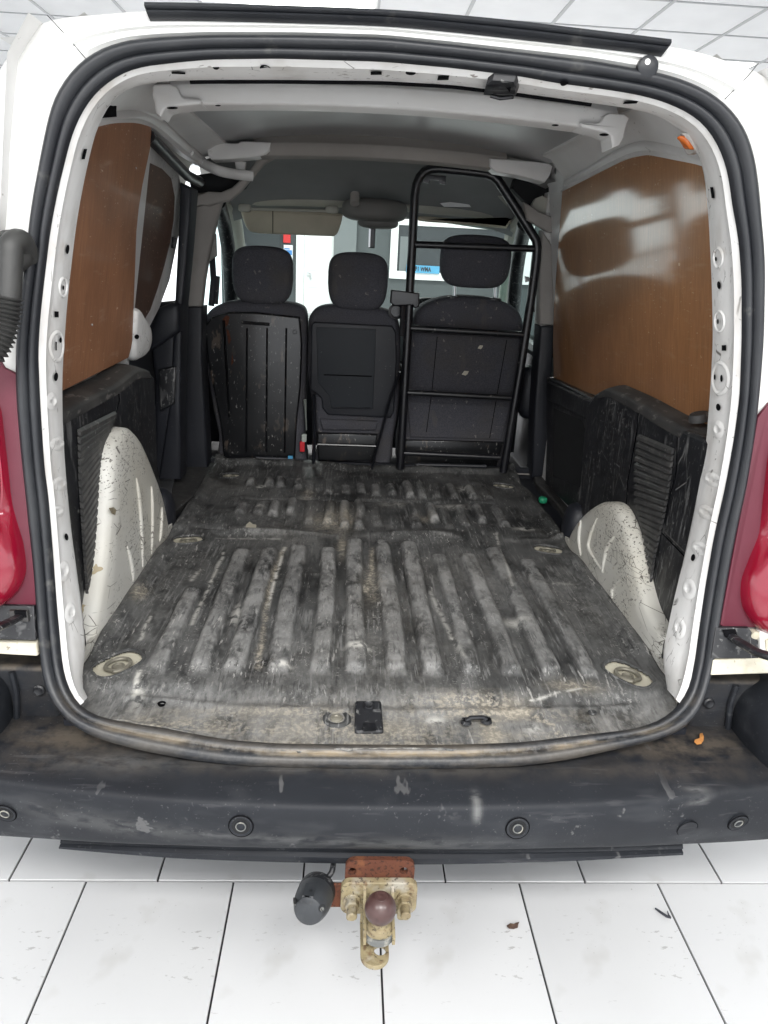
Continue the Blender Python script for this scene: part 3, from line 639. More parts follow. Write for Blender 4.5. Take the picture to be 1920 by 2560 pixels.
for side in (-1, 1):
    if side < 0:
        base = [(-90,880),(0,900),(12,919),(38,932),(52,938),(58,1100),(78,1300),(98,1514),(20,1517),(-90,1535)]
        lens = [(-110,930),(-30,950),(6,1010),(20,1090),(34,1190),(46,1280),(64,1360),(70,1424),(54,1470),(14,1508),(-40,1525),(-110,1525)]
    else:
        base = [(2010,960),(1920,1008),(1893,1042),(1855,1250),(1798,1560),(1805,1566),(2010,1570)]
        lens = [(2030,960),(1960,1010),(1918,1110),(1900,1210),(1884,1320),(1858,1395),(1842,1450),(1848,1510),(1880,1560),(1930,1582),(2030,1580)]
    t = pslab(base, lambda x, y: PR(x, y, .0), .004, .003, 'tail_lamp', 'red_base', van, label='dark red tail lamp at the %s rear corner' % ('left' if side < 0 else 'right'))
    pslab(smooth_px(lens), lambda x, y: PR(x, y, .0), .035, .03, 'lens', 'red_lens', t, dome=.012)
    if side > 0:
        pslab(smooth_px([(2030,1120),(1960,1240),(1935,1380),(1922,1460),(1935,1540),(2030,1570)]), lambda x, y: PR(x, y, -.036), .022, .018, 'lens_ring', 'red_lens', t, dome=.004)
        p = PR(1888, 1588, -.01); MB().lathe([(.009, -.01), (.009, .003), (.005, .005), (.0, .005)], p, (0, -1, 0), 12).build('bolt', 'cream_metal', t)

# ---- hinge recesses, straps and cable conduit beside the opening
def pl(px, off, d, name, mat, r=.002): return pslab(px, lambda x, y: PR(x, y, off), d, r, name, mat, van)
pl([(-90,1508),(88,1512),(93,1597),(-90,1592)], -.006, .006, 'hinge_recess', 'plastic')
pl([(26,1522),(72,1524),(76,1550),(30,1548)], -.012, .008, 'strap_socket', 'plastic_dusty')
pl([(36,1527),(64,1528),(67,1543),(39,1542)], -.0205, .0015, 'strap_slot', 'hole', 0)
MB().tube([PR(58,1536,-.004), PR(30,1552,-.045), PR(-40,1585,-.12)], [.008, .010, .010], 8, flat=.6).build('check_strap', 'plastic', van)
pl([(-90,1598),(95,1602),(98,1634),(-90,1624)], -.004, .008, 'body_flange', 'cream_metal', .004)
pl([(1786,1566),(1868,1566),(1892,1600),(1892,1642),(1774,1642)], -.006, .006, 'hinge_recess', 'plastic')
pl([(1806,1575),(1838,1573),(1842,1590),(1812,1592)], -.0125, .003, 'strap_slot', 'hole', 0)
MB().tube([PR(1820,1584,-.004), PR(1850,1606,-.03), PR(1890,1630,-.07), PR(1990,1662,-.13)], [.010, .011, .012, .012], 8, flat=.6).build('check_strap', 'plastic', van)
pl([(1776,1645),(1990,1636),(1990,1676),(1896,1680),(1772,1682)], -.004, .008, 'body_flange', 'cream_metal', .004)
pl([(1893,1572),(2010,1566),(2010,1660),(1896,1640)], -.008, .010, 'hinge_plate', 'white_paint', .004)
pl([(1912,1600),(1935,1588),(1935,1640),(1914,1630)], -.019, .004, 'hinge_cap', 'cream_metal', .002)
# conduit
hp = [PR(70,640,0), PR(52,604,-.035), PR(30,612,-.055), PR(26,660,-.06), PR(22,745,-.065)]
hc = catmull(hp, 8); hose = MB().tube(hc, [.0185]*len(hc), 16); h = hose.build('cable_conduit', 'conduit', van, smooth=60)
rib = []; rr = []
pr = catmull([PR(22,742,-.065), PR(17,790,-.066), PR(6,835,-.07), PR(-18,880,-.075), PR(-60,910,-.08)], 20)
for i, p in enumerate(resamp(pr, 90)): rib.append(p); rr.append(.0195+.003*math.sin(i*2*math.pi/5))
MB().tube(rib, rr, 16).build('bellows', 'conduit', h, smooth=70)
MB().lathe([(.030, -.02), (.034, .0), (.030, .014), (.020, .022)], PR(30, 628, -.02), (.2, -1, .3), 20).build('boot', 'conduit', h)

# ---- bumper
def bshift(x): return .050*(abs(x)/.66)**2.2
BX = [(-.98+1.96*i/420) for i in range(421)]
BP = [(.16, .537), (-.02, .5385), (-.055, .5395), (-.085, .5365), (-.112, .5315), (-.126, .528), (-.1325, .5235), (-.1355, .516), (-.1385, .498), (-.1395, .48), (-.1375, .462), (-.133, .446), (-.126, .434), (-.112, .427), (-.07, .424), (.05, .424)]
rows = []
BPf = [(p.x, p.y) for p in catmull([(y, z, 0) for y, z in BP], 4)]
for y, z in BPf:
    rows.append([Vector((x, y+bshift(x)*(1 if y < 0 else .4)+.0, z+.006*(abs(x)/.7)**2-.030*(abs(x)/.66)**2*min(1, max(0, (.485-z)/.05))+(.0012*mnoise.noise(Vector((x*6, y*20, z*9)))))) for x in BX])
bum = MB().grid(rows).build('rear_bumper', 'bumper_plastic', van, smooth=60, label='dark grey plastic rear bumper with parking sensors')
at = bum.data.attributes.new('dirt', 'FLOAT', 'POINT')
def g2(x, y, cx, cy, sx, sy): return math.exp(-((x-cx)/sx)**2-((y-cy)/sy)**2)
at.data.foreach_set('value', [min(1, (1.1*g2(v.co.x, v.co.y, -.52, .03, .18, .05)+1.0*g2(v.co.x, v.co.y, .56, .03, .16, .05)+.35*g2(v.co.x, v.co.y, 0, -.05, .8, .02))*(1 if v.co.z > .515 else 0)) for v in bum.data.vertices])
sc_px = [((325,1905),.05,.006,.9), ((1205,1935),.004,.02,1.0), ((1190,1985),.007,.012,.9), ((1230,1930),.008,.010,.8), ((1545,1945),.014,.006,1.0), ((1525,1925),.014,.004,.8), ((1465,1905),.035,.008,.7), ((1335,2110),.012,.002,1.0), ((1332,2122),.010,.002,1.0), ((1750,2020),.02,.004,.6), ((465,1930),.03,.004,.4), ((940,1940),.02,.01,.5), ((700,2045),.12,.01,.25), ((300,2050),.15,.02,.3), ((1000,2060),.2,.02,.3), ((160,1940),.03,.01,.4)]
sa = bum.data.attributes.new('scuff', 'FLOAT', 'POINT'); sv = []
scp = [(PY(x, y, -.11), sx, sy_, a_) for (x, y), sx, sy_, a_ in sc_px]
for v in bum.data.vertices:
    sv.append(min(1, sum(a_*math.exp(-((v.co.x-p.x)/sx)**2-((v.co.z-p.z+(v.co.y+.11)*-.9)/sy_)**2) for p, sx, sy_, a_ in scp)) if v.co.y < .03 else 0)
sa.data.foreach_set('value', sv)
def PB(x, y, lift=0.0):                         # px -> point on the bumper's face
    d = ray(x, y); best = None
    for t in range(400):
        p = EYE+d*(.8+t*.002); sh = bshift(p.x); yy = p.y-sh; zz = p.z-.006*(abs(p.x)/.7)**2
        for (ya, za), (yb, zb) in zip(BP[2:], BP[3:]):
            if zb-1e-6 <= zz <= za+1e-6 and za-zb > 1e-6:
                ys = ya+(yb-ya)*(za-zz)/(za-zb)
                if yy >= ys: return p-d.normalized()*lift
    return EYE+d*1.3
def bnorm(x, y):
    a = PB(x-12, y); b = PB(x+12, y); c = PB(x, y-10); e = PB(x, y+10); n = (b-a).cross(e-c).normalized()
    return n if n.dot(EYE-a) > 0 else -n
for x, y, r in ((15, 2030, .0185), (603, 2063, .0195), (1293, 2068, .0195), (1843, 2054, .0185)):
    n = bnorm(x, y); p = PB(x, y)+n*.0022
    s = MB().lathe([(r, -.004), (r*1.0, .0012), (r*.92, .0022), (r*.80, .0012), (r*.76, -.002), (r*.50, -.003), (r*.46, .0015), (r*.40, .0024), (0, .0026)], p, n, 32).build('parking_sensor', 'bumper_plastic', bum)
    MB().lathe([(r*1.10, .0002), (r*1.07, .0012), (r*.99, .0014), (r*.97, .0002)], p, n, 32).build('sensor_gap', 'hole', bum)
    MB().lathe([(r*.80, .0008), (r*.78, .0012), (r*.52, .0006), (r*.5, .0004)], p, n, 32).build('sensor_well', 'pocket', bum)
    MB().lathe([(r*.47, .0020), (r*.44, .0034), (r*.38, .0034), (r*.36, .0024)], p, n, 28).build('sensor_ring', 'grey_steel', bum)
n = bnorm(1717, 2070); p = PB(1717, 2070)+n*.0012
MB().lathe([(.0185, -.003), (.0185, .0008), (.0178, .0014), (0, .0016)], p, n, 36).build('tow_eye_cover', 'bumper_plastic', bum)
MB().lathe([(.0187, .0006), (.0196, .0009), (.0197, .0002)], p, n, 36).build('cover_gap', 'hole', bum)
# lower lip
def PL(x, y): return PY(x, y, -.098+bshift(PY(x, y, -.1).x)*.9)
tp = [(150,2108),(300,2112),(600,2118),(900,2124),(1200,2128),(1450,2129),(1708,2122)]
bt = [(148,2120),(300,2134),(450,2146),(650,2154),(860,2159),(1100,2161),(1400,2153),(1600,2142),(1706,2136)]
A = resamp(catmull([PL(*p) for p in tp], 5), 40); B = resamp(catmull([PL(*p) for p in bt], 5), 40)
rows = [[p+Vector((0, .03, .025)) for p in A], [p+Vector((0, .008, .012)) for p in A], [p.copy() for p in A], [a.lerp(b, .35)+Vector((0, .004, 0)) for a, b in zip(A, B)], [a.lerp(b, .5)+Vector((0, -.003, 0)) for a, b in zip(A, B)], [a.lerp(b, .9)+Vector((0, -.003, 0)) for a, b in zip(A, B)], [p.copy() for p in B], [p+Vector((0, .06, .0)) for p in B]]
m = MB().grid(rows)
for j in (0, 39): m.f.append([k*40+j for k in range(len(rows))])
m.build('lower_lip', 'bumper_plastic', bum, smooth=45)
# raised corner pods and the shelf under each tail lamp
for s in (-1, 1):
    m = MB(); superell(m, (s*.885, .045, .555), (.19, .15, .112), .62, .7, 40, 22); m.build('bumper_pod', 'bumper_plastic', bum, smooth=60)
    m = MB(); slab(m, rrect(.612, .088, .99, .26, .012), lambda u, v, w, s=s: (s*u, v, .648-w), .13, .010, 3)
    o = m.build('corner_shelf', 'bumper_plastic', bum, smooth=50); a2 = o.data.attributes.new('dirt', 'FLOAT', 'POINT'); a2.data.foreach_set('value', [1.0 if v.co.z > .64 else .12 for v in o.data.vertices])
    MB().tube([(s*.69, .084, .640), (s*.685, .082, .60), (s*.69, .080, .54)], .006, 8).build('shelf_edge', 'bumper_plastic', bum)
    MB().lathe([(.011, -.01), (.011, .002), (.008, .004), (.005, .003), (0, .003)], PY(*((98, 1726) if s < 0 else (1772, 1758)), .086), (0, -1, .1), 16).build('screw', 'plastic', bum)
for px in ([(176,1831),(186,1831),(186,1836),(176,1836)], [(1679,1859),(1689,1857),(1690,1863),(1680,1864)]):
    pdecal(px, lambda x, y, l: PZ(x, y, .5400+l), .0, 'drain_slot', 'hole', bum)

# ---- metal load floor below the liner, with wells beside it
FZ = .58
m = MB(); m.box((-.70, .30, .50), (.70, 1.78, .560)); m.box((-.595, .06, .50), (.595, .2998, .555)); m.build('load_floor', 'dark_trim', van, smooth=0)

# ---- ribbed rubber liner on the load floor (lies loose: a thing of its own)
edge_px = [(188,1728),(197,1772),(243,1793),(324,1804),(405,1819),(492,1841),(579,1857),(694,1865),(830,1866),(960,1866),(1134,1868),(1307,1862),(1452,1842),(1585,1827),(1654,1807),(1688,1780),(1697,1730)]
ed = sorted([(p.x, p.y) for p in [PZ(x, y, .574) for x, y in edge_px]])
def rear_y(x): return float(np.interp(x, [e[0] for e in ed], [e[1] for e in ed]))+.004*mnoise.noise(Vector((x*22, 0, 5)))+.0025*mnoise.noise(Vector((x*70, 0, 8)))
HW = .603
NXg, NYg = 330, 470
gx = np.linspace(-HW, HW, NXg); gy = np.linspace(0, 1.765, NYg)
X, Y = np.meshgrid(gx, gy)
ry = np.array([rear_y(v) for v in gx])
Yw = Y + ry[None, :]*np.clip(1-Y/.18, 0, 1)
def vnoise(x, y, sc, seed):                     # smooth value noise
    rs = np.random.RandomState(seed); T = rs.rand(64, 64); u = x*sc+100; v = y*sc+100; i = np.floor(u).astype(int); j = np.floor(v).astype(int); fu = u-i; fv = v-j
    fu = fu*fu*(3-2*fu); fv = fv*fv*(3-2*fv); t = lambda a, b: T[a % 64, b % 64]
    return (t(i, j)*(1-fu)+t(i+1, j)*fu)*(1-fv)+(t(i, j+1)*(1-fu)+t(i+1, j+1)*fu)*fv-.5
def ss(a, b, x): t = np.clip((x-a)/(b-a), 0, 1); return t*t*(3-2*t)
Z = np.full_like(X, FZ)
wear = np.zeros_like(X); sand = np.zeros_like(X); white = np.zeros_like(X)
def bx2(f, y): return f*(1-ss(0, 0, y))
rib_px = [399, 503, 608, 709, 807, 903, 989, 1084, 1183, 1272, 1377, 1469]
ribx = [PZ(x, 1665+(x-400)*.02, FZ).x for x in rib_px]
ribx = list(np.linspace(ribx[0], ribx[-1], 12))
yend = [.60, .86, .87, .90, .89, .97, .96, .95, .86, .87, .92, .84]
rng = random.Random(3)
for k, (rx, ye) in enumerate(zip(ribx, yend)):
    rx += rng.uniform(-.006, .006)
    cxs = rx + .006*vnoise(X*0+k*3.1, Y, 4.5, 70+k) + .003*vnoise(X*0+k, Y, 14, 90+k)
    wv = .0225*(1+.18*vnoise(X*0+k*1.7, Y, 6, 110+k))*rng.uniform(.9, 1.12)
    d = np.abs(X-cxs)/wv
    prof_ = np.clip(1-d**4.5, 0, 1)**.8
    along = ss(.180+rng.uniform(-.012, .015), .222, Y)*(1-ss(ye-.035, ye, Y))
    h = .0165*prof_*along*(1+.5*vnoise(X, Y, 7, k)+.25*vnoise(X, Y, 22, k+20))
    Z += h; wear += np.clip(prof_*1.5-.35, 0, 1)*along*np.clip(.75+.9*vnoise(X, Y, 9, k+30), 0, 1)
    # narrow secondary crease beside some ribs
    if k in (1, 3, 6, 8, 10): Z += .006*np.exp(-((X-cxs-.041)/.007)**2)*ss(.3, .34, Y)*(1-ss(.78, .84, Y))
for r, (ya, yb, n, w_) in enumerate(((1.085, 1.315, 16, .0185), (1.40, 1.565, 16, .0185))):
    for k in range(n):
        rx = -.435+.87*k/(n-1)+rng.uniform(-.010, .010)
        d = np.abs(X-rx-.010*vnoise(X*0+k, Y, 9, 130+k))/w_; prof_ = np.clip(1-d**3, 0, 1)**.8; a0 = ya+rng.uniform(-.025, .03); b0 = yb+rng.uniform(-.03, .02)
        if k < 4: a0 += .07
        along = ss(a0, a0+.03, Y)*(1-ss(b0-.03, b0, Y)); amp = rng.uniform(.35, 1.2)
        Z += .021*prof_*along*amp; wear += 1.25*amp*np.clip(prof_*1.4-.3, 0, 1)*along*np.clip(.6+1.4*vnoise(X, Y, 12, k+150), 0, 1)
Z -= .006*np.exp(-((Y-1.352)/.012)**2)*(np.abs(X) < .45)
# buckled seam across the middle
ym = 1.005+.018*np.sin(X*9+1)+.03*vnoise(X, X*0, 6, 200)
Z += (.013*np.exp(-((Y-ym)/.014)**2)-.007*np.exp(-((Y-ym-.03)/.010)**2))*np.clip(.35+1.6*vnoise(X, Y*0, 5, 201), 0, 1)
wear += .7*np.exp(-((Y-ym)/.014)**2)*np.clip(.3+1.5*vnoise(X, Y, 9, 202), 0, 1)
# humps where the sheet has lifted
Z += .016*np.exp(-((X-.07)/.05)**2-((Y-1.03)/.03)**2)*0.9 + .010*np.exp(-((X-.2)/.1)**2-((Y-1.02)/.035)**2) + .012*np.exp(-((X+.28)/.09)**2-((Y-1.0)/.04)**2)
Z += .012*np.exp(-((X-.38)/.06)**2-((Y-1.02)/.05)**2)
Z += .016*vnoise(X, Y, 4.5, 41)*(.3+ss(.9, 1.1, Y)) + .006*vnoise(X, Y, 13, 42)*(.6+.8*ss(.9, 1.1, Y)) + .0018*vnoise(X, Y, 40, 43)
# side edges turned up against the arches, threshold stepping down behind the ribs
Z += .020*ss(HW-.05, HW-.012, np.abs(X))*ss(.10, .2, Y) + .018*ss(1.72, 1.755, Y)
Z -= .0115*(1-ss(.105, .150, Y))
Z += .007*np.exp(-Y/.018)*np.clip(.5+1.6*vnoise(X, Y*0, 6, 45), 0, 1.2)
Z += .004*np.exp(-((Y-.098)/.010)**2)*(np.abs(X) < .5)
Z += .006*vnoise(X, Y, 7, 44)*(1-ss(.05, .12, Y))
def G(px, sx, sy, amp, arr, z=FZ):
    p = PZ(px[0], px[1], z); arr += amp*np.exp(-((X-p.x)/sx)**2-((Yw-p.y)/sy)**2)
def line(pxs, wd, amp, arr, z=FZ):
    pts = [PZ(x, y, z) for x, y in pxs]
    for a, b in zip(pts, pts[1:]):
        L = math.hypot(b.x-a.x, b.y-a.y) or 1; t = np.clip(((X-a.x)*(b.x-a.x)+(Yw-a.y)*(b.y-a.y))/L**2, 0, 1)
        dx = X-(a.x+t*(b.x-a.x))+.006*vnoise(X, Yw, 30, 50); dy = Yw-(a.y+t*(b.y-a.y))
        arr += amp*np.exp(-(dx*dx+dy*dy)/wd**2)
# sand and plaster ground into the sheet
for q in (((830,1300),.06,.09,.9), ((855,1365),.012,.08,1.0), ((1180,1750),.09,.025,1.2), ((1250,1775),.12,.018,1.1), ((420,1800),.10,.03,.55), ((680,1770),.2,.012,.4), ((600,1810),.2,.02,.35), ((820,1800),.12,.05,.4),
          ((1010,1815),.10,.04,.5), ((350,1490),.015,.04,1.2), ((1440,1715),.05,.02,.8), ((1230,1820),.02,.06,1.1), ((770,1235),.02,.05,.8), ((870,1290),.02,.05,.8), ((1480,1830),.18,.015,.6), ((960,1850),.45,.008,.8), ((930,1460),.025,.09,.5), ((1060,1300),.03,.03,.5)):
    G(q[0], q[1], q[2], q[3], sand)
for q in (((895,1625),.022,.012,1.6), ((625,1322),.012,.012,2.2), ((705,1670),.02,.008,1.1), ((590,1540),.01,.05,.7), ((648,1270),.012,.012,1.2), ((650,1215),.012,.01,1.3), ((1310,1330),.03,.012,1.0), ((1160,1225),.03,.03,.7), ((985,1260),.04,.03,.6), ((1130,1270),.06,.03,.6),
          ((1090,1790),.02,.01,1.0), ((1335,1810),.015,.015,.8), ((1380,1460),.05,.006,.7), ((1290,1560),.03,.02,.6), ((350,1730),.01,.05,.6)):
    G(q[0], q[1], q[2], q[3], white)
line([(710,1370),(690,1420),(672,1480),(662,1540),(655,1600),(645,1670)], .006, .8, sand); line([(710,1370),(690,1440),(668,1520)], .004, 1.0, white)
line([(560,1380),(530,1450),(480,1560)], .004, .7, white); line([(375,1540),(350,1600)], .004, .8, white)
line([(350,1680),(335,1730)], .004, 1.3, white); line([(930,1370),(930,1430),(915,1480)], .006, 1.0, sand); line([(1310,1770),(1380,1800),(1420,1840)], .006, 1.2, sand)
line([(1300,1765),(1330,1745),(1450,1720)], .003, .9, white); line([(1075,1480),(1130,1600),(1160,1660)], .005, .5, white); line([(1240,1340),(1280,1480)], .004, .6, white)
line([(540,1345),(700,1350)], .004, .6, white); line([(500,1420),(480,1450)], .006, .6, white)
sand += .13*(1-ss(.0, .12, Y))*np.clip(.2+2.6*vnoise(X, Y, 5, 60), 0, 1) + .07*np.clip(vnoise(X, Y, 4, 61)+.1, 0, 1)*2
wear += .60*(1-ss(.08, .2, Y))*np.clip(.6+1.5*vnoise(X, Y, 8, 63), 0, 1) + .55*np.clip(vnoise(X, Y, 3, 62)+.12, 0, 1) + .25*ss(.40, .55, np.abs(X))*(1-ss(.9, 1.0, Y))
wear = np.clip(wear, 0, 1); sand = np.clip(sand, 0, 1); white = np.clip(white, 0, 1)
# cut-outs at the lashing points
ringpx = [(295,1660), (1570,1685), (470,1350), (1370,1375), (572,1190), (1258,1216)]
ringc = [PZ(x, y, FZ) for x, y in ringpx]
RS = [1, 1, .86, .86, .8, .8]
def oval(k, gscale=1.0, n=28):
    c = ringc[k]; s = -1 if k % 2 == 0 else 1; q = RS[k]*gscale; out = []
    for t in range(n):
        a = 2*math.pi*t/n; u = .060*math.copysign(abs(math.cos(a))**.75, math.cos(a)); v = .040*math.copysign(abs(math.sin(a))**.75, math.sin(a))
        ang = rad(52) if k < 2 else rad(15)
        dx = u*math.cos(ang)-v*math.sin(ang); dy = u*math.sin(ang)+v*math.cos(ang)
        out.append((c.x-s*dx*q*.9, c.y+dy*q))
    return out
inside = np.zeros_like(X, bool)
for k in range(6):
    P = oval(k, .97); ins = np.zeros_like(X, bool); n = len(P)
    for i in range(n):
        (x1, y1), (x2, y2) = P[i], P[(i+1) % n]
        cnd = ((y1 > Yw) != (y2 > Yw)) & (X < (x2-x1)*(Yw-y1)/((y2-y1) if y2 != y1 else 1e-9)+x1); ins ^= cnd
    inside |= ins
    d2 = (X-ringc[k].x)**2+(Yw-ringc[k].y)**2; f = np.exp(-(d2/.085**2)**2); Z = Z*(1-f)+(FZ+.002)*f; wear *= (1-.6*f)
# a torn hole
tp_ = PZ(626, 1332, FZ); inside |= ((X-tp_.x)/.013)**2+((Yw-tp_.y)/.008)**2 < 1
verts = np.stack([X, Yw, Z], -1).reshape(-1, 3)
faces = []; insf = inside
for j in range(NYg-1):
    for i in range(NXg-1):
        if insf[j, i] and insf[j, i+1] and insf[j+1, i] and insf[j+1, i+1]: continue
        a = j*NXg+i; faces.append((a, a+1, a+NXg+1, a+NXg))
me = bpy.data.meshes.new('liner_sheet'); me.from_pydata(verts.tolist(), [], faces); me.update()
for nm, arr in (('wear', wear), ('sand', sand), ('white', white)):
    a = me.attributes.new(nm, 'FLOAT', 'POINT'); a.data.foreach_set('value', arr.reshape(-1).astype(np.float32))
liner = empty('load_liner', (0, .9, FZ), 'black ribbed rubber liner with sand stains covering the load floor', 'floor liner')
o = obj('liner_sheet', me, 'liner', liner, smooth=75)
sd = o.modifiers.new('Solidify', 'SOLIDIFY'); sd.thickness = .004; sd.offset = -1
for k in range(6):
    P = oval(k, 1.0, 40); MB().tube([(x, y, FZ+.002) for x, y in P]+[(P[0][0], P[0][1], FZ+.002)], .0032, 8, caps=False).build('cutout_rim', 'liner', liner)
# torn chip, plastic clips and the wire loop on the threshold
pz = lambda z: (lambda x, y, l=0: PZ(x, y, z+l))
pdecal([(615,1312),(624,1304),(632,1310),(641,1312),(640,1322),(628,1328),(616,1324)], pz(FZ+.006), .002, 'torn_flap', 'cream_metal', liner, thick=.003)
def well(px, rx, ry, z):
    c = PZ(px[0], px[1], z)
    MB().lathe([(rx*2.1, .0), (rx*1.7, .004), (rx*1.25, .003), (rx, -.001), (rx*.5, -.002), (0, -.002)], c, (0, 0, 1), 20).build('stud_boss', 'liner', liner)
    MB().lathe([(rx*.9, .0), (rx*.8, .004), (rx*.4, .005), (rx*.3, .003), (0, .003)], c, (0, 0, 1), 12).build('stud', 'ring_metal', liner)
well((841,1797), .014, .01, .568)
MB().lathe([(.008, .0), (.006, -.004), (0, -.004)], PZ(404,1758,.575), (0, 0, 1), 14).build('screw_hole', 'hole', liner)
MB().lathe([(.009, .002), (.007, .004), (.004, .003), (0, .003)], PZ(1481,1783,.572), (0, 0, 1), 14).build('stud', 'liner', liner)
a, b = PZ(1165,1806,.576), PZ(1216,1804,.576)
for q in (a, b): MB().lathe([(.011, .0), (.009, .006), (.006, .006), (.005, .0), (0, .0)], q, (0, 0, 1), 14).build('eyelet', 'plastic', liner)
MB().tube([a+Vector((0, 0, .004)), a.lerp(b, .2)+Vector((0, 0, .010)), a.lerp(b, .8)+Vector((0, 0, .010)), b+Vector((0, 0, .004))], .0042, 8).build('wire_loop', 'black_metal', liner)
# latch striker plate on the sill
q0 = [(885,1755),(953,1755),(960,1832),(888,1834)]
c = [PZ(x, y, .588) for x, y in ((887,1757),(953,1757))]+[PZ(x, y, .566) for x, y in ((959,1835),(886,1836))]
sp = MB(); tp2 = [v+Vector((0, 0, .006)) for v in c]
sp.grid([c, tp2], cu=True); sp.f.append([4, 5, 6, 7]); 
st = sp.build('sill_striker', 'plastic', van, bevel=.004, smooth=30)
mid = sum(tp2, Vector())/4
MB().lathe([(.010, -.002), (.010, .003), (.0085, .005), (.006, .003), (0, .003)], tp2[0].lerp(tp2[2], .5).lerp((tp2[0]+tp2[1])/2, .6), (0, -.3, 1), 18).build('bolt', 'plastic', st)
pdecal([(908,1808),(938,1808),(941,1826),(908,1827)], lambda x, y, l: PZ(x, y, .574+l), .006, 'striker_slot', 'plastic', st, thick=.012)

# lashing rings in their dishes
for k in range(6):
    c = ringc[k]; s = -1 if k % 2 == 0 else 1; q = RS[k]
    e = MB(); P0, P1, P2 = oval(k, 1.08, 40), oval(k, .82, 40), oval(k, .45, 40)
    e.grid([[(x, y, FZ-.005) for x, y in P0], [(x, y, FZ-.007) for x, y in P1], [(x, y, FZ-.011) for x, y in P2], [(c.x, c.y, FZ-.011)]*40], cu=True)
    d = e.build('lashing_point', 'cream_metal', van, smooth=50, label='cream metal lashing point with a flat ring let into the load floor')
    ang = rad(62) if k < 2 else rad(20); pts = []
    for t in range(25):
        a = rad(-150+300*t/24) ; u = .027*math.cos(a); v = .022*math.sin(a)
        pts.append((c.x-s*(u*math.cos(ang)-v*math.sin(ang))*q, c.y+(u*math.sin(ang)+v*math.cos(ang))*q, FZ-.002))
    pts.append(pts[0])
    MB().tube(pts, .0042*q, 8).build('ring', 'ring_metal', d)
    MB().lathe([(.014*q, -.002), (.013*q, .006), (.010*q, .007), (.009*q, .003), (0, .003)], (c.x, c.y, FZ-.010), (0, 0, 1), 20).build('bolt', 'ring_metal', d)

# ---- wheel arches
AL = [(228,1655),(217,1621),(226,1560),(240,1480),(254,1390),(263,1270),(268,1180),(278,1115),(300,1075),(322,1072),(345,1100),(370,1155),(398,1230),(414,1300),(418,1345)]
AR = [(1655,1690),(1668,1600),(1650,1565),(1625,1515),(1605,1440),(1592,1375),(1570,1305),(1548,1265),(1522,1254),(1495,1262),(1465,1285),(1438,1320),(1425,1350)]
for s, px in ((-1, AL), (1, AR)):
    xa = .618; o = catmull([PX(x, y, s*xa) for x, y in px], 6); n = len(o)
    yc = .56; rows = []
    for sx, x, dz in ((1.007, .72, .0), (1.006, .66, .0), (1.004, .641, 0), (1.0, .620, 0), (.975, .610, -.004), (.93, .6045, -.008), (.7, .603, -.0), (.35, .603, 0), (0.02, .603, 0)):
        rows.append([Vector((s*x, yc+(p.y-yc)*sx, .575+(p.z-.575)*sx)) for p in o])
    a = MB().grid(rows).build('wheel_arch', 'arch_paint', van, smooth=60, label='scratched cream wheel arch on the %s of the load floor' % ('left' if s < 0 else 'right'))
    lines = [[(341,1195),(350,1280),(357,1418)], [(379,1216),(380,1300),(379,1384)], [(405,1268),(402,1320),(399,1354)], [(318,1366),(328,1410),(333,1453)]] if s < 0 else \
            [[(1452,1300),(1448,1345),(1452,1389)], [(1492,1295),(1476,1340),(1474,1375),(1508,1432)], [(1535,1342),(1518,1370),(1505,1432)], [(1568,1440),(1535,1465),(1530,1496)]]
    for l in lines:
        pts = catmull([PX(x, y, s*.6025) for x, y in l], 5); rr = [.006*min(1, 3*min(i+.5, len(pts)-i-.5)/len(pts)+.15) for i in range(len(pts))]
        MB().tube(pts, rr, 8).build('pressed_rib', 'arch_paint', a)
    m = MB(); m.add([(s*.604, .13, .56), (s*.604, 1.02, .56), (s*.604, 1.02, .605), (s*.604, .13, .605), (s*.614, .13, .605), (s*.614, 1.02, .605)], [[0, 1, 2, 3], [3, 2, 5, 4]]); m.build('arch_foot', 'arch_paint', a, smooth=0)
    # rounded black cover in front of the arch
    p = PX(*((418, 1300) if s < 0 else (1430, 1300)), s*.62)
    m = MB(); superell(m, (s*.645, p.y+.02, .62), (.045, .055, .085), .8, .8, 18, 12); m.build('arch_cap', 'dark_trim', a)
pdecal([(272,1270),(285,1268),(291,1275),(288,1288),(279,1284)], lambda x, y, l: PX(x, y, -.6035+l), .0, 'paint_chip', 'zinc', van)

# ---- outer skin of the body sides
for s in (-1, 1):
    MB().grid([[Vector((s*x, y, z)) for y in np.linspace(.34, 1.84, 8)] for x, z in ((.83, .36), (.84, .8), (.83, 1.1), (.79, 1.3), (.74, 1.5), (.68, 1.68), (.55, 1.765))]).build('body_side', 'white_paint', van, smooth=60)
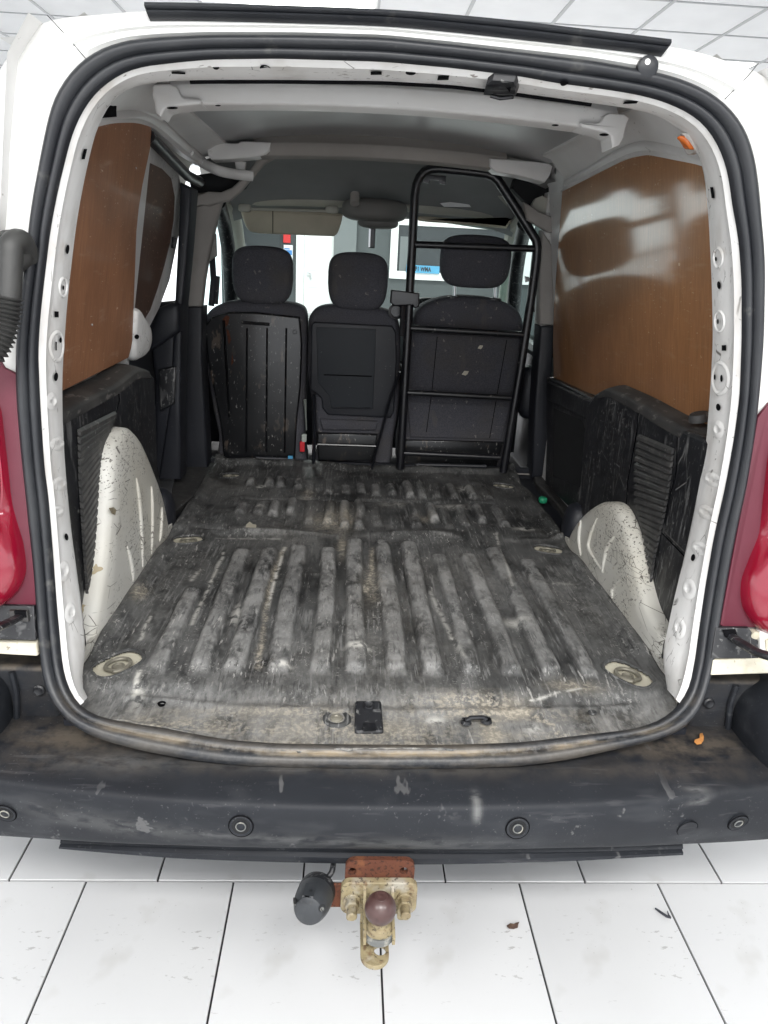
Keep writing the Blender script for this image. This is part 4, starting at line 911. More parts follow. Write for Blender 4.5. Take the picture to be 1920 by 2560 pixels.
# ---- inner side walls, plywood linings, black trims
for s in (-1, 1):
    zs = (.56, 1.05, 1.2, 1.35, 1.5, 1.6, 1.66)
    ymax = 1.02 if s < 0 else 1.72
    rows = [[Vector((s*(xs(z)+.014), y, z)) for y in np.linspace(.16, ymax, 12)] for z in zs]
    rows.append([Vector((s*.575, y, 1.715)) for y in np.linspace(.16, ymax, 12)])
    MB().grid(rows).build('side_wall', 'roof_paint', van, smooth=60)
def panel(px, s, off, name, mat, th=.006, lab=None, sf=None):
    sf = sf or (lambda x, y: PS(x, y, s, off))
    a = [sf(x, y) for x, y in px]; out = Vector((s, 0, .17*0)); b = [p+out*th for p in a]
    m = MB().grid([a, b], cu=True); m.f.append(list(range(len(a)))); m.f.append([len(a)+i for i in range(len(a))][::-1])
    return m.build(name, mat, van, smooth=30, label=lab)
pr_ = panel([(1406,476),(1440,458),(1480,437),(1520,416),(1556,399),(1585,390),(1614,386),(1650,390),(1690,398),(1730,408),(1800,430),(1830,700),(1830,1090),(1560,1010),(1385,955),(1382,860),(1385,760),(1395,620)], 1, -.006, 'plywood_panel', 'plywood', lab='long glossy brown plywood lining on the right wall')
pl_ = panel([(379,315),(345,307),(307,304),(270,308),(200,318),(120,700),(110,1000),(321,894),(328,870),(331,849),(334,770),(337,690),(341,579),(347,520),(356,463),(366,415),(375,372)], -1, -.006, 'plywood_panel', 'plywood_dull', lab='tall brown plywood lining on the left wall')
def PS2(x, y): return hit(x, y, lambda p: -p.x-xs(p.z)-.0+.035*0, .8, 6)
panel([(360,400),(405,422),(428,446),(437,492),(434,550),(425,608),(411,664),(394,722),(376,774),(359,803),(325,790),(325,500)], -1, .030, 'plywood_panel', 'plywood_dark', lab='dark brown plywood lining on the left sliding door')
panel([(350,340),(440,410),(452,460),(452,560),(440,620),(424,700),(398,770),(372,820),(345,840),(300,860),(300,500)], -1, .040, 'sliding_door', 'inner_paint', th=.03)
# paint flecks on plywood screws
for x, y in ((316,905), (230,812), (340,420)): 
    p = PS(x, y, -1, -.0065); MB().lathe([(.003, 0), (.002, .0015), (0, .0018)], p, (1, 0, .15), 10).build('screw', 'steel', pl_)
# lobe of the pillar between plywood and sliding door
m = MB(); pslab(smooth_px([(325,775),(345,790),(362,815),(366,850),(358,880),(340,896),(322,890)], 4), lambda x, y: PS(x, y, -1, .006), .02, .015, 'pillar_lobe', 'inner_paint', van, dome=.004, out=Vector((1, 0, 0)))
pdecal(ell(342,842,6,6), lambda x, y, l: PS(x, y, -1, -.0185), 0, 'hole', 'hole', van)
# black lower trims
TXL = .642
def trim(s, face, ledge, lab):
    f = [PX(x, y, s*TXL) for x, y in face]
    m = MB(); n = len(f); bk = [Vector((s*.70, p.y, p.z)) for p in f]
    m.add(f, [list(range(n))])
    m.grid([f, bk], cu=True)
    o = m.build('side_trim', 'plastic', van, smooth=30, bevel=.007, label=lab); return o
tl = trim(-1, [(157,1034),(226,998),(295,962),(340,934),(372,928),(386,944),(391,1050),(394,1160),(415,1290),(330,1450),(205,1560),(150,1500),(120,1200)], [(155,965),(321,893)], 'scuffed black plastic trim with louvres on the left side')
tr = trim(1, [(1800,1120),(1707,1075),(1650,1045),(1597,1010),(1540,982),(1512,972),(1488,985),(1470,1010),(1463,1046),(1456,1130),(1450,1210),(1425,1300),(1440,1340),(1600,1560),(1672,1600),(1760,1400)], None, 'scuffed black plastic trim with louvres on the right side')
def ledge(s, inner, outer, name, par):
    A_ = [PX(x, y, s*TXL) for x, y in inner]; A = resamp(catmull(A_, 5), 30); B = [Vector((s*.701, p.y, p.z+.016)) for p in A]
    rows = []
    for t, up in ((0, -.02), (0, -.005), (.02, .0), (.12, .004), (.5, .005), (.9, .002), (1, 0)): rows.append([a.lerp(b, t)+Vector((-s*.004*(1 if t < .1 else 0), 0, up)) for a, b in zip(A, B)])
    m = MB().grid(rows)
    for j in (0, 29): m.f.append([k*30+j for k in range(len(rows))])
    return m.build(name, 'plastic_dusty', par, smooth=60)
ledge(-1, [(110,1060),(157,1034),(226,998),(295,962),(330,934),(352,926),(372,930)], None, 'trim_ledge', tl)
ledge(1, [(1500,982),(1520,974),(1545,984),(1597,1010),(1650,1042),(1707,1073),(1800,1120)], None, 'trim_ledge', tr)
def seamline(px, s, par, r=.0014, x=TXL-.001):
    MB().tube([PX(a, b, s*x) for a, b in px], r, 6).build('trim_seam', 'hole', par)
seamline([(295,963),(299,1000),(288,1040)], -1, tl); seamline([(160,1048),(230,1012),(297,977),(345,945)], -1, tl)
seamline([(1597,1012),(1592,1080),(1570,1200),(1562,1300)], 1, tr); seamline([(1703,1075),(1694,1092),(1690,1180),(1652,1330),(1715,1395)], 1, tr); seamline([(1715,1395),(1720,1420)], 1, tr)
# rear block of the right trim with its cap
m = MB(); f = [PX(x, y, .632) for x, y in ((1707,1074),(1800,1112),(1760,1420),(1714,1390),(1656,1332),(1690,1180),(1695,1092))]; m.add(f, [list(range(len(f)))]); m.grid([f, [Vector((.66, p.y, p.z)) for p in f]], cu=True); m.build('trim_block', 'plastic', tr, bevel=.008, smooth=30)
p = PS(1748, 1040, 1, -.03); MB().lathe([(.022, -.01), (.022, .0), (.018, .006), (0, .007)], p, (-.3, 0, 1), 20).build('trim_cap', 'plastic_dusty', tr)
def louvres(s, Lp, Rp, n, par):
    A = resamp([PX(x, y, s*(TXL-.001)) for x, y in Lp], n); B = resamp([PX(x, y, s*(TXL-.001)) for x, y in Rp], n)
    bk = [A[0]]+A[1:]; m = MB(); pol = A+B[::-1]; m.add([p+Vector((-s*.0012, 0, 0)) for p in pol], [list(range(len(pol)))]); m.build('louvre_well', 'pocket', par, smooth=0)
    for a, b in zip(A, B):
        m = MB(); o1 = Vector((-s*.0022, 0, 0)); o2 = Vector((-s*.008, 0, -.004)); t = Vector((0, 0, .0060)); e = Vector((0, 0, .0040))
        vs = [a+o1-t, b+o1-t, b+o2-e, a+o2-e, a+o1+t, b+o1+t, b+o2+e, a+o2+e]
        m.add(vs, [[0, 1, 2, 3], [4, 7, 6, 5], [0, 4, 5, 1], [1, 5, 6, 2], [2, 6, 7, 3], [3, 7, 4, 0]]); m.build('slat', 'slat_plastic', par, smooth=0)
louvres(-1, [(191,1081),(193,1200),(199,1290),(206,1400),(213,1500)], [(284,1034),(256,1105),(243,1190),(237,1290),(228,1400),(216,1480)], 25, tl)
louvres(1, [(1600,1091),(1592,1170),(1594,1255),(1612,1320),(1622,1385),(1634,1436)], [(1688,1128),(1680,1200),(1665,1290),(1652,1345),(1640,1400),(1634,1448)], 22, tr)
# front part of the right trim with its pocket, and the left step well
m = MB(); f = [PX(x, y, .672) for x, y in ((1366,942),(1375,944),(1430,970),(1478,994),(1490,1060),(1475,1320),(1362,1210),(1366,1100))]; m.add(f, [list(range(len(f)))]); m.grid([f, [Vector((.70, p.y, p.z)) for p in f]], cu=True); tf = m.build('front_trim', 'plastic', van, bevel=.006, smooth=30)
m = MB(); f = [PX(x, y, .664) for x, y in ((1368,952),(1478,1003),(1476,1050),(1466,1050),(1366,1000))]; m.add(f, [list(range(len(f)))]); m.grid([f, [Vector((.68, p.y, p.z)) for p in f]], cu=True); m.build('pocket_lip', 'plastic', tf, bevel=.006, smooth=30)
m = MB(); f = [PX(x, y, .670) for x, y in ((1384,1020),(1452,1050),(1464,1075),(1455,1220),(1382,1190))]; m.add(f, [list(range(len(f)))]); m.build('pocket', 'pocket', tf, smooth=0)

# ---- roof: skin, side rails, two cross beams
def roofz(x, y): return 1.748+.026*float(ss(.3, .75, np.array(y)))-.055*(abs(x)/.55)**2.2
rows = [[Vector((x, y, roofz(x, y))) for x in np.linspace(-.56, .56, 29)] for y in np.linspace(.30, 1.62, 20)]
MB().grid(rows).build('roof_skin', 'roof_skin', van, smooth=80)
CR = {1: ([(1790,412),(1740,399),(1690,384),(1640,371),(1600,366),(1560,376),(1510,401),(1465,428),(1410,459)], [(1790,426),(1740,411),(1690,401),(1640,391),(1610,388),(1560,400),(1510,424),(1465,447),(1400,480)]),
      -1: ([(215,312),(245,306),(280,298),(320,291),(352,291),(385,299),(415,316),(445,342),(480,374),(515,402)], [(215,324),(245,317),(280,309),(320,307),(350,309),(380,318),(402,336),(430,360),(465,389),(505,414)])}
for s in (-1, 1):
    cr, lo_ = CR[s]
    B = resamp(catmull([PX(x, y, s*.586) for x, y in cr], 5), 40); Cc = resamp(catmull([PS(x, y, s, -.010) for x, y in lo_], 5), 40)
    A0 = [Vector((s*.503, p.y, 1.738+.0*p.y)) for p in B]; A1 = [Vector((s*.508, p.y, 1.722)) for p in B]; A2 = [Vector((s*.535, p.y, 1.714)) for p in B]
    rows = [A0, A1, A2, [a.lerp(b, .55)+Vector((s*.006, 0, 0)) for a, b in zip(A2, B)], [b+Vector((s*.004, 0, .012)) for b in B], [b+Vector((-s*.002, 0, .003)) for b in B], [b+Vector((-s*.001, 0, -.002)) for b in B], [b.lerp(c, .4)+Vector((s*.006, 0, 0)) for b, c in zip(B, Cc)], Cc, [c+Vector((s*.02, 0, 0)) for c in Cc]]
    rl = MB().grid(rows).build('roof_rail', 'roof_paint', van, smooth=50)
    for px in ((ell(358,240,4,15,a=.1), ell(428,292,3.5,8), ell(471,327,2.5,7), ell(497,350,2,9)) if s < 0 else (ell(1593,322,5,16,a=.18), ell(1405,408,2,12,a=.1), ell(1388,428,2,8))):
        pts = [hit(x, y, lambda p: p.x*s-.566, .8, 5) for x, y in px]
        MB().add(pts, [list(range(len(pts)))]).build('hole', 'hole', rl, smooth=0)
    MB().tube([(s*.505, .36, 1.738), (s*.507, .9, 1.744), (s*.508, 1.5, 1.738)], .005, 8).build('rail_lip', 'roof_paint', rl)
    MB().tube([(s*.497, .40, 1.739), (s*.499, .9, 1.746), (s*.500, 1.5, 1.740)], .0022, 6).build('rail_seam', 'hole', rl)
q1 = lambda l: [(240+x/3.456, 120+y/3.456) for x, y in l]
q2 = lambda l: [(1240+x/2.9625, 140+y/2.9625) for x, y in l]
BR = {(0, -1): q1([(485,330),(510,312),(640,308),(690,325),(708,350),(735,410),(765,432),(890,438),(910,455),(906,486),(720,505),(610,520),(585,545),(560,600),(515,560),(500,460),(485,420)]),
      (0, 1): q2([(620,500),(635,486),(740,496),(775,485),(800,440),(840,418),(960,430),(985,460),(960,540),(945,610),(915,665),(860,685),(850,600),(790,565),(640,530)]),
      (1, -1): q1([(950,830),(970,800),(1060,790),(1110,815),(1160,824),(1230,822),(1250,806),(1400,808),(1508,816),(1500,890),(1470,915),(1380,942),(1180,960),(1000,968),(968,930)]),
      (1, 1): [(1224,396),(1260,398),(1300,402),(1340,404),(1372,408),(1382,416),(1374,440),(1362,456),(1300,440),(1240,430),(1224,416)]}
for k, (by, z0, z1, hw, dp, mt) in enumerate(((.60, 1.692, 1.734, .470, .07, 'roof_paint'), (1.55, 1.704, 1.748, .42, .08, 'grey_trim'))):
    n = 40; X_ = np.linspace(-hw, hw, n); rows = []
    cz = lambda x: -.022*(x/.5)**2
    for dy, z in ((.03, z1+.03), (.010, z1+.002), (.003, z1-.002), (0, z1-.006), (-.001, (z0+z1)/2), (0, z0+.004), (.003, z0+.001), (.008, z0), (dp, z0), (dp+.004, z0+.006), (dp+.004, z1+.03)):
        rows.append([Vector((x, by+dy, z+cz(x))) for x in X_])
    bmo = MB().grid(rows).build('roof_beam', mt, van, smooth=40, label='%s roof cross beam' % ('rear white' if k == 0 else 'front grey padded'))
    for s in (-1, 1):
        P3 = [PY(x, y, by-.012) for x, y in BR[(k, s)]]
        m = MB(); slab(m, [(p.x, p.z) for p in P3], fY(by-.014), dp, .005, 3); m.build('beam_bracket', 'roof_paint', bmo, smooth=40)
    if k == 0:
        for px in (ell(1388,313,9,2.5), ell(431,270,14,3), ell(545,264,7,2), ell(1510,337,12,3.5)): pdecal(px, lambda x, y, l: PY(x, y, by-.0155), 0, 'hole', 'hole', bmo)
# white return of the left roof rail, above the black sliding door track
MB().tube(catmull([PX(470,380,-.60), PX(500,404,-.595), PY(545,426,1.53), PY(590,436,1.58), PY(632,440,1.60)], 6), .017, 12, flat=.8).build('rail_return', 'roof_paint', van, smooth=60)
# side lamp with an orange lens inside the right rear pillar
q = pslab(smooth_px([(1714,330),(1726,332),(1740,360),(1742,378),(1722,388),(1712,365)], 3), lambda x, y: J(x, y, 0), .006, .004, 'marker_lamp', 'clear_plastic', van, out=Vector((-1, 0, 0)))
pslab(smooth_px([(1716,332),(1724,334),(1738,360),(1736,368),(1722,364)], 3), lambda x, y: J(x, y, .006), .008, .005, 'bulb_lens', 'orange_lens', q, out=Vector((-1, 0, 0)))
# dark gap above the left plywood
pdecal([(250,296),(257,282),(272,259),(294,237),(291,276),(292,292),(257,295)], lambda x, y, l: PX(x, y, -.578), 0, 'wall_opening', 'hole', van)

# ---- tow bar
TBY = -.112
tx = lambda x, y, Y=TBY: PY(x, y, Y)
a = tx(862, 2150); b = tx(1036, 2206)
z1, z0 = a.z, b.z; x0, x1 = -.058, .060
xc = tx(950, 2178).x; x0, x1 = tx(863, 2180).x, tx(1036, 2182).x
m = MB()
ol = rrect(x0, z0-.055, x1, z1, (.004, .004, .018, .018))
def hole_plate(m, ol, holes, fn, d):           # plate with round holes: bridge by fan rings
    bmh = bmesh.new(); vs = [bmh.verts.new(fn(u, v, 0)) for u, v in ol]; es = [bmh.edges.new((vs[i], vs[(i+1) % len(vs)])) for i in range(len(vs))]
    for cx, cz, r in holes:
        hv = [bmh.verts.new(fn(cx+r*math.cos(2*math.pi*k/20), cz+r*math.sin(2*math.pi*k/20), 0)) for k in range(20)]; es += [bmh.edges.new((hv[i], hv[(i+1) % 20])) for i in range(20)]
    bmesh.ops.triangle_fill(bmh, use_beauty=True, edges=es)
    r = bmesh.ops.extrude_face_region(bmh, geom=list(bmh.faces)); dv = Vector(fn(0, 0, d))-Vector(fn(0, 0, 0))
    for v in [g for g in r['geom'] if isinstance(g, bmesh.types.BMVert)]: v.co += dv
    bmesh.ops.recalc_face_normals(bmh, faces=bmh.faces); me = bpy.data.meshes.new('p'); bmh.to_mesh(me); bmh.free(); return me
hl = [(tx(881, 2178).x, tx(881, 2178).z, .0075), (tx(1009, 2177).x, tx(1009, 2177).z, .0075)]
tow = obj('tow_bar', hole_plate(None, ol, hl, fY(TBY), .009), 'rust', van, smooth=30, label='rusty tow bar with a brown ball and a grey electric socket')
# the part of the plate that carries on beneath the van
MB().box((x0+.01, TBY+.009, z0-.05), (x1-.01, TBY+.14, z0-.035)).build('crossbar_bracket', 'rust', tow, bevel=.002)
# side bracket that holds the socket
p0, p1 = tx(808, 2204), tx(870, 2262)
MB().box((p0.x, TBY-.006, p1.z), (p1.x+.02, TBY-.0005, p0.z)).build('socket_bracket', 'rust', tow, bevel=.002)
# flange of the ball
f0, f1 = tx(853, 2203, -.122), tx(1039, 2282, -.122)
ol = rrect(f0.x, f1.z, f1.x, f0.z, .016)
MB_ = MB(); slab(MB_, ol, fY(-.126), .0125, .003); MB_.build('ball_flange', 'zinc', tow, smooth=40)
for (x, y) in ((880, 2262), (1011, 2260)):
    p = tx(x, y-12, -.126)
    MB().lathe([(.0155, 0), (.0155, .004), (.0145, .005), (0, .005)], p, (0, -1, 0), 24).build('washer', 'zinc', tow)
    mb = MB(); mb.lathe([(.0125, .005), (.0125, .016), (.011, .018), (.0095, .018), (.009, .018), (.0085, .032), (.007, .034), (0, .034)], p, (0, -1, 0), 6); mb.build('bolt', 'zinc', tow, smooth=20)
    mb = MB(); mb.lathe([(.0088, .016), (.0088, .036), (.007, .0375), (0, .0375)], p, (0, -1, 0), 16); mb.build('bolt_end', 'zinc', tow)
# little tabs under the bolts
for x, y in ((877, 2288), (1004, 2286)):
    p = tx(x, y, -.128); me = hole_plate(None, rrect(p.x-.008, p.z-.011, p.x+.008, p.z+.018, (.007, .007, .001, .001)), [(p.x, p.z-.001, .003)], fY(-.130), .003); obj('safety_tab', me, 'zinc', tow, smooth=30)
# ball on its arm
bc = PY(951, 2271, -.183); R = .0268
prof = [(R*math.sin(rad(t)), R*math.cos(rad(t))) for t in range(0, 148, 6)]
prof = [(max(r, 1e-4), d) for r, d in prof]
MB().lathe(prof, bc, (0, 0, 1), 40).build('ball', 'ball_paint', tow, smooth=80)
MB().lathe([(.0, .0), (R*.38, .0006), (R*.40, 0)], bc+Vector((0, 0, R-.0008)), (0, 0, 1), 24).build('ball_flat', 'ball_paint', tow)
MB().lathe([(.0145, -.018), (.0145, -.034), (.0195, -.037), (.0205, -.042), (.0195, -.046)], bc, (0, 0, 1), 32).build('ball_neck', 'zinc', tow, smooth=35)
zt = bc.z-.046
ol = [(bc.x-.026, -.124), (bc.x+.026, -.124)]+[(bc.x+.026*math.cos(a), bc.y+.006+.024*math.sin(-a)) for a in [math.pi*k/14 for k in range(15)]]
mb = MB(); slab(mb, ol, fZ(zt), .020, .002); mb.build('ball_arm', 'zinc', tow, smooth=40)
mb = MB(); slab(mb, [(bc.x-.0268, -.18)]+[(bc.x+.0268*math.cos(math.pi-a), bc.y+.004+.026*math.sin(-a)) for a in [math.pi*k/14 for k in range(15)]]+[(bc.x+.0268, -.18)], fZ(zt-.003), .013, .001); mb.build('arm_nose', 'grey_steel', tow, smooth=40)
for s in (-1, 1):
    MB().add([(bc.x+s*.027, -.1245, zt-.018), (bc.x+s*.027, -.1245, f0.z-.006), (bc.x+s*.027, -.15, zt+.008), (bc.x+s*.027, -.198, zt-.002), (bc.x+s*.027, -.198, zt-.018),
              (bc.x+s*.022, -.1245, zt-.018), (bc.x+s*.022, -.1245, f0.z-.006), (bc.x+s*.022, -.15, zt+.008), (bc.x+s*.022, -.198, zt-.002), (bc.x+s*.022, -.198, zt-.018)],
             [[0, 1, 2, 3, 4], [9, 8, 7, 6, 5], [0, 5, 6, 1], [1, 6, 7, 2], [2, 7, 8, 3], [3, 8, 9, 4], [4, 9, 5, 0]]).build('arm_cheek', 'zinc', tow, smooth=20)
# eye plate below
ze = zt-.042
pe = PZ(941, 2416, ze); hp_ = PZ(950, 2374, ze)
hw_ = .0245; ol = [(bc.x-.006-hw_+.0, -.124), (bc.x-.006+hw_, -.124)]+[(bc.x-.006+hw_*math.cos(a), pe.y+hw_+hw_*math.sin(-a)) for a in [math.pi*k/16 for k in range(17)]]
me = hole_plate(None, ol, [(hp_.x, hp_.y, .0105)], fZ(ze), .009); obj('eye_plate', me, 'zinc', tow, smooth=30, bevel=.0012)
MB().box((bc.x-.006-hw_, -.131, ze-.008), (bc.x-.006+hw_, -.1265, zt)).build('eye_plate_web', 'zinc', tow, smooth=0)
# electric socket with its cap
sc = PY(793, 2226, -.118); tip = PY(766, 2290, -.190); ax = (tip-sc).normalized()
so = MB().lathe([(0.0258, -0.0103), (0.0310, -0.0069), (0.0327, 0.0000), (0.0327, 0.0103), (0.0314, 0.0138), (0.0310, 0.0146)], sc, ax, 36).build('electric_socket', 'plastic', van, smooth=40, label='grey round electric socket with closed cap')
cp = MB().lathe([(0.0323, 0.0142), (0.0327, 0.0206), (0.0318, 0.0361), (0.0297, 0.0482), (0.0271, 0.0568), (0.0241, 0.0632), (0.0172, 0.0662), (0, 0.0671)], sc, ax, 36).build('cap', 'socket_plastic', so, smooth=35)
def PSk(x, y):                                  # px -> on the socket cap (cone about its axis)
    d = ray(x, y).normalized(); prof_ = [(0.0142, 0.0323), (0.0206, 0.0327), (0.0361, 0.0318), (0.0482, 0.0297), (0.0568, 0.0271), (0.0632, 0.0241), (0.0662, 0.0172), (0.0671, 0.0001)]
    for t in range(900):
        p = EYE+d*(1.1+t*.0008); q = p-sc; h = q.dot(ax); r = (q-ax*h).length
        if prof_[0][0] <= h <= 0.0671:
            for (h0, r0), (h1, r1) in zip(prof_, prof_[1:]):
                if h0 <= h <= h1 and r <= r0+(r1-r0)*(h-h0)/(h1-h0): return p-d*.0006, d
    return EYE+d*1.35, d
def skin(px, d, name, mat):
    A = [PSk(x, y) for x, y in px]; a = [p-q*d for p, q in A]; b = [p+q*.004 for p, q in A]
    m = MB().grid([a, b], cu=True); m.f.append(list(range(len(a)))); return m.build(name, mat, so, smooth=20)
z2 = lambda l: [(680+x/3.77, 2080+y/3.77) for x, y in l]
skin(z2([(318,480),(432,470),(392,605),(290,595)]), .004, 'hinge_tab', 'socket_plastic')
skin(z2([(285,598),(390,608),(372,690),(275,668)]), .002, 'hinge_leaf', 'socket_plastic')
skin(z2([(310,598),(352,604),(350,616),(308,610)]), .0046, 'hinge_slot', 'hole')
skin(z2(ell(368,550,13,15)), .0046, 'rivet', 'plastic')
for c_ in ((214,660,14,46,-.15), (470,715,30,42,.5)):
    skin(z2(ell(*c_[:4], 16, c_[4])), .0006, 'screw_recess', 'plastic')
    skin(z2(ell(c_[0]+2, c_[1]+12, c_[2]*.6, c_[3]*.5, 12, c_[4])), .0012, 'screw', 'grey_steel')
pts = catmull([PY(834, 2120, -.03), PY(833, 2160, -.085), PY(829, 2180, -.10), PY(818, 2194, -.105), PY(806, 2203, -.10)], 8)
MB().tube(pts, .0052, 10).build('socket_cable', 'plastic', so)

# ================================================================== THE CAB
# ---- seats
def headrest(par, x0, x1, zt, zb, y, mat='fabric'):
    cx, cz = (x0+x1)/2, (zt+zb)/2; hw, hh = (x1-x0)/2, (zt-zb)/2
    def warp(p):
        f = 1-.14*max(0, (-p.z/hh))**2; q = Vector((p.x*f, p.y, p.z)); q.z -= .10*hh*(q.x/hw)**2*(1 if q.z > 0 else -.4); return q
    m = MB(); superell(m, (cx, y+.045, cz), (hw, .058, hh), .42, .55, 40, 26, warp); h = m.build('headrest', mat, par, smooth=70)
    return h
def seatback(px, Y, d, name, mat, lab, r=.035):
    ol = [(p.x, p.z) for p in [PY(x, y, Y) for x, y in px]]
    ol = [(p.x, p.y) for p in catmull([(u, v, 0) for u, v in ol], 4, True)]
    m = MB(); slab(m, ol, fY(Y), d, r, 5); return m.build(name, mat, van, smooth=60, label=lab)
def back_panel(par, px, Y, d, name, mat, r=.006):
    ol = [(p.x, p.z) for p in [PY(x, y, Y) for x, y in px]]; m = MB(); slab(m, ol, fY(Y-d), d+.01, r, 3); return m.build(name, mat, par, smooth=40)
SY = 1.80
s1 = seatback([(506,820),(520,780),(560,757),(620,752),(700,756),(745,764),(764,785),(766,850),(764,960),(760,1100),(750,1180),(560,1180),(545,1090),(530,1020),(512,900)], SY, .13, 'passenger_seat', 'fabric', 'grey passenger seat by the left window with a bare black metal back', .03)
headrest(s1, PY(577,690,SY).x, PY(731,690,SY).x, PY(655,614,SY).z, PY(655,762,SY).z, SY)
for px in (q1_ for q1_ in ([(556,798),(566,788),(574,792),(570,812),(562,818)], [(565,822),(572,826),(578,850),(572,862)], [(580,880),(584,905),(578,915)])):
    pdecal(px, lambda x, y, l: PY(x, y, SY-.0158), 0, 'rust_patch', 'rust', s1)
sh = back_panel(s1, [(512,815),(530,792),(575,779),(640,780),(750,792),(756,860),(752,970),(742,1060),(738,1150),(560,1150),(552,1060),(540,1000),(520,900)], SY-.002, .012, 'shell_back', 'seat_shell', .008)
def bar(par, a, b, r, mat, Y, name='strip', f=1): return MB().tube([PY(*a, Y), PY(*b, Y)], r, 8, flat=f).build(name, mat, par)
bar(s1, (604,806), (674,811), .006, 'seat_shell', SY-.016, 'pressed_bar')
for x in (618, 668, 716): bar(s1, (x,820), (x+(-2 if x < 700 else -4),1130), .009, 'seat_shell', SY-.010, 'pressed_rib', .5)
bar(s1, (560,800), (574,1040), .012, 'seat_shell', SY-.010, 'pressed_rib', .5)
MB().lathe([(.010, .0), (.010, .003), (.006, .003), (.005, 0), (0, 0)], PY(737, 830, SY-.013), (0, -1, 0), 16).build('rivet', 'black_metal', s1)
for x, y in ((600,757), (703,763)): m = MB(); superell(m, PY(x, y, SY+.05), (.028, .025, .009), .5, .6, 16, 8); m.build('headrest_guide', 'plastic', s1)
s2 = seatback([(770,830),(774,790),(800,768),(850,764),(940,770),(985,785),(1000,820),(1002,900),(998,1010),(985,1090),(960,1180),(800,1180),(792,1100),(780,1010),(768,930)], SY, .13, 'middle_seat', 'fabric', 'grey middle seat with a dark tray panel on its back', .03)
headrest(s2, PY(819,700,SY).x, PY(971,700,SY).x, PY(895,630,SY).z, PY(895,778,SY).z, SY, 'fabric')
bp = back_panel(s2, [(778,812),(786,804),(980,814),(990,830),(992,900),(985,1030),(976,1044),(820,1036),(806,1020),(804,995),(776,972)], SY-.002, .010, 'panel_frame', 'dark_trim', .006)
back_panel(s2, [(791,818),(940,823),(938,880),(932,1022),(828,1018),(824,990),(795,956)], SY-.014, .003, 'tray_panel', 'seat_panel', .002)
bar(s2, (830,1019), (926,1021), .005, 'dark_trim', SY-.018, 'tray_edge', .6); bar(s2, (810,937), (930,941), .0022, 'hole', SY-.0178, 'panel_seam')
back_panel(s2, [(800,1046),(945,1052),(940,1075),(806,1074)], SY-.002, .012, 'cushion_roll', 'fabric', .008)
back_panel(s2, [(794,1080),(944,1084),(935,1150),(796,1150)], SY-.002, .02, 'seat_base', 'seat_shell', .006); bar(s2, (794,1111), (945,1116), .006, 'seat_shell', SY-.03, 'base_bar')
for x, y in ((840,776), (936,783)): m = MB(); superell(m, PY(x, y, SY+.05), (.028, .025, .009), .5, .6, 16, 8); m.build('headrest_guide', 'plastic', s2)
s3 = seatback([(1024,900),(1028,830),(1042,780),(1080,754),(1130,742),(1180,741),(1240,748),(1290,770),(1312,810),(1314,900),(1300,1000),(1275,1120),(1255,1190),(1010,1190),(1012,1000)], SY+.02, .14, 'driver_seat', 'fabric', 'wide grey driver seat with stitched cloth back behind the ladder guard', .04)
headrest(s3, PY(1103,655,SY+.02).x, PY(1281,655,SY+.02).x, PY(1190,586,SY+.02).z, PY(1190,721,SY+.02).z, SY+.02)
back_panel(s3, [(1030,830),(1300,846),(1285,985),(1252,1098),(1025,1092),(1018,990)], SY+.018, .006, 'cloth_back', 'fabric', .004)
back_panel(s3, [(1010,1098),(1258,1104),(1240,1170),(1000,1160)], SY+.018, .012, 'seat_base', 'seat_shell', .006)
for l in ([(1093,842),(1080,975),(1066,1080)], [(1267,850),(1243,985),(1224,1095)]): MB().tube([PY(x, y, SY+.0118) for x, y in l], .0016, 6).build('stitch_seam', 'hole', s3)
for x, y0, y1, y2 in ((1137,715,748,744), (1238,718,751,748)):
    MB().tube([PY(x, y0, SY+.07), PY(x-1, y1, SY+.07)], .007, 10).build('headrest_post', 'steel', s3)
    m = MB(); superell(m, PY(x-2, y2+2, SY+.06), (.027, .022, .009), .5, .6, 16, 8); m.build('headrest_guide', 'plastic', s3)
for c, sx, sy_ in (((1201,868), 7, 5), ((1163,933), 9, 6)):
    pdecal([(c[0]-sx, c[1]+3), (c[0]-2, c[1]-sy_), (c[0]+sx, c[1]-sy_+1), (c[0]+sx-3, c[1]+2), (c[0]+1, c[1]+sy_)], lambda x, y, l: PY(x, y, SY+.0112-l), .0008, 'torn_patch', 'cream_metal', s3)
# belts, buckle and tags
bk = MB().box(tuple(PY(753,1107,1.775)+Vector((-.006, 0, -.038))), tuple(PY(753,1107,1.775)+Vector((.014, .02, .004)))).build('belt_buckle', 'belt_red', s2, bevel=.003)
MB().box(tuple(PY(760,1094,1.777)+Vector((-.010, 0, -.02))), tuple(PY(760,1094,1.777)+Vector((.010, .02, .012)))).build('buckle_top', 'pale_tag', s2, bevel=.004)
MB().tube([PY(762,1000,1.785), PY(764,1030,1.785), PY(766,1075,1.785)], [.022, .014, .008], 6, flat=.3).build('belt_tag', 'pale_tag', s2)
MB().box(tuple(PY(720,1158,1.765)), tuple(PY(732,1139,1.775))).build('blue_tag', 'blue_tag', s1, smooth=0)
MB().tube([PY(785,985,1.77), PY(786,1100,1.765), PY(783,1165,1.76)], .022, 8, flat=.35).build('belt_stalk', 'dark_trim', s2)
MB().tube([PY(1000,930,1.765), PY(975,1000,1.765), PY(945,1110,1.76), PY(928,1175,1.755)], .022, 8, flat=.25).build('seat_belt', 'dark_trim', s3)
m = MB(); superell(m, PY(1325, 980, 1.86), (.05, .05, .11), .7, .7, 18, 12); m.build('seat_hinge_cover', 'dark_trim', s3)
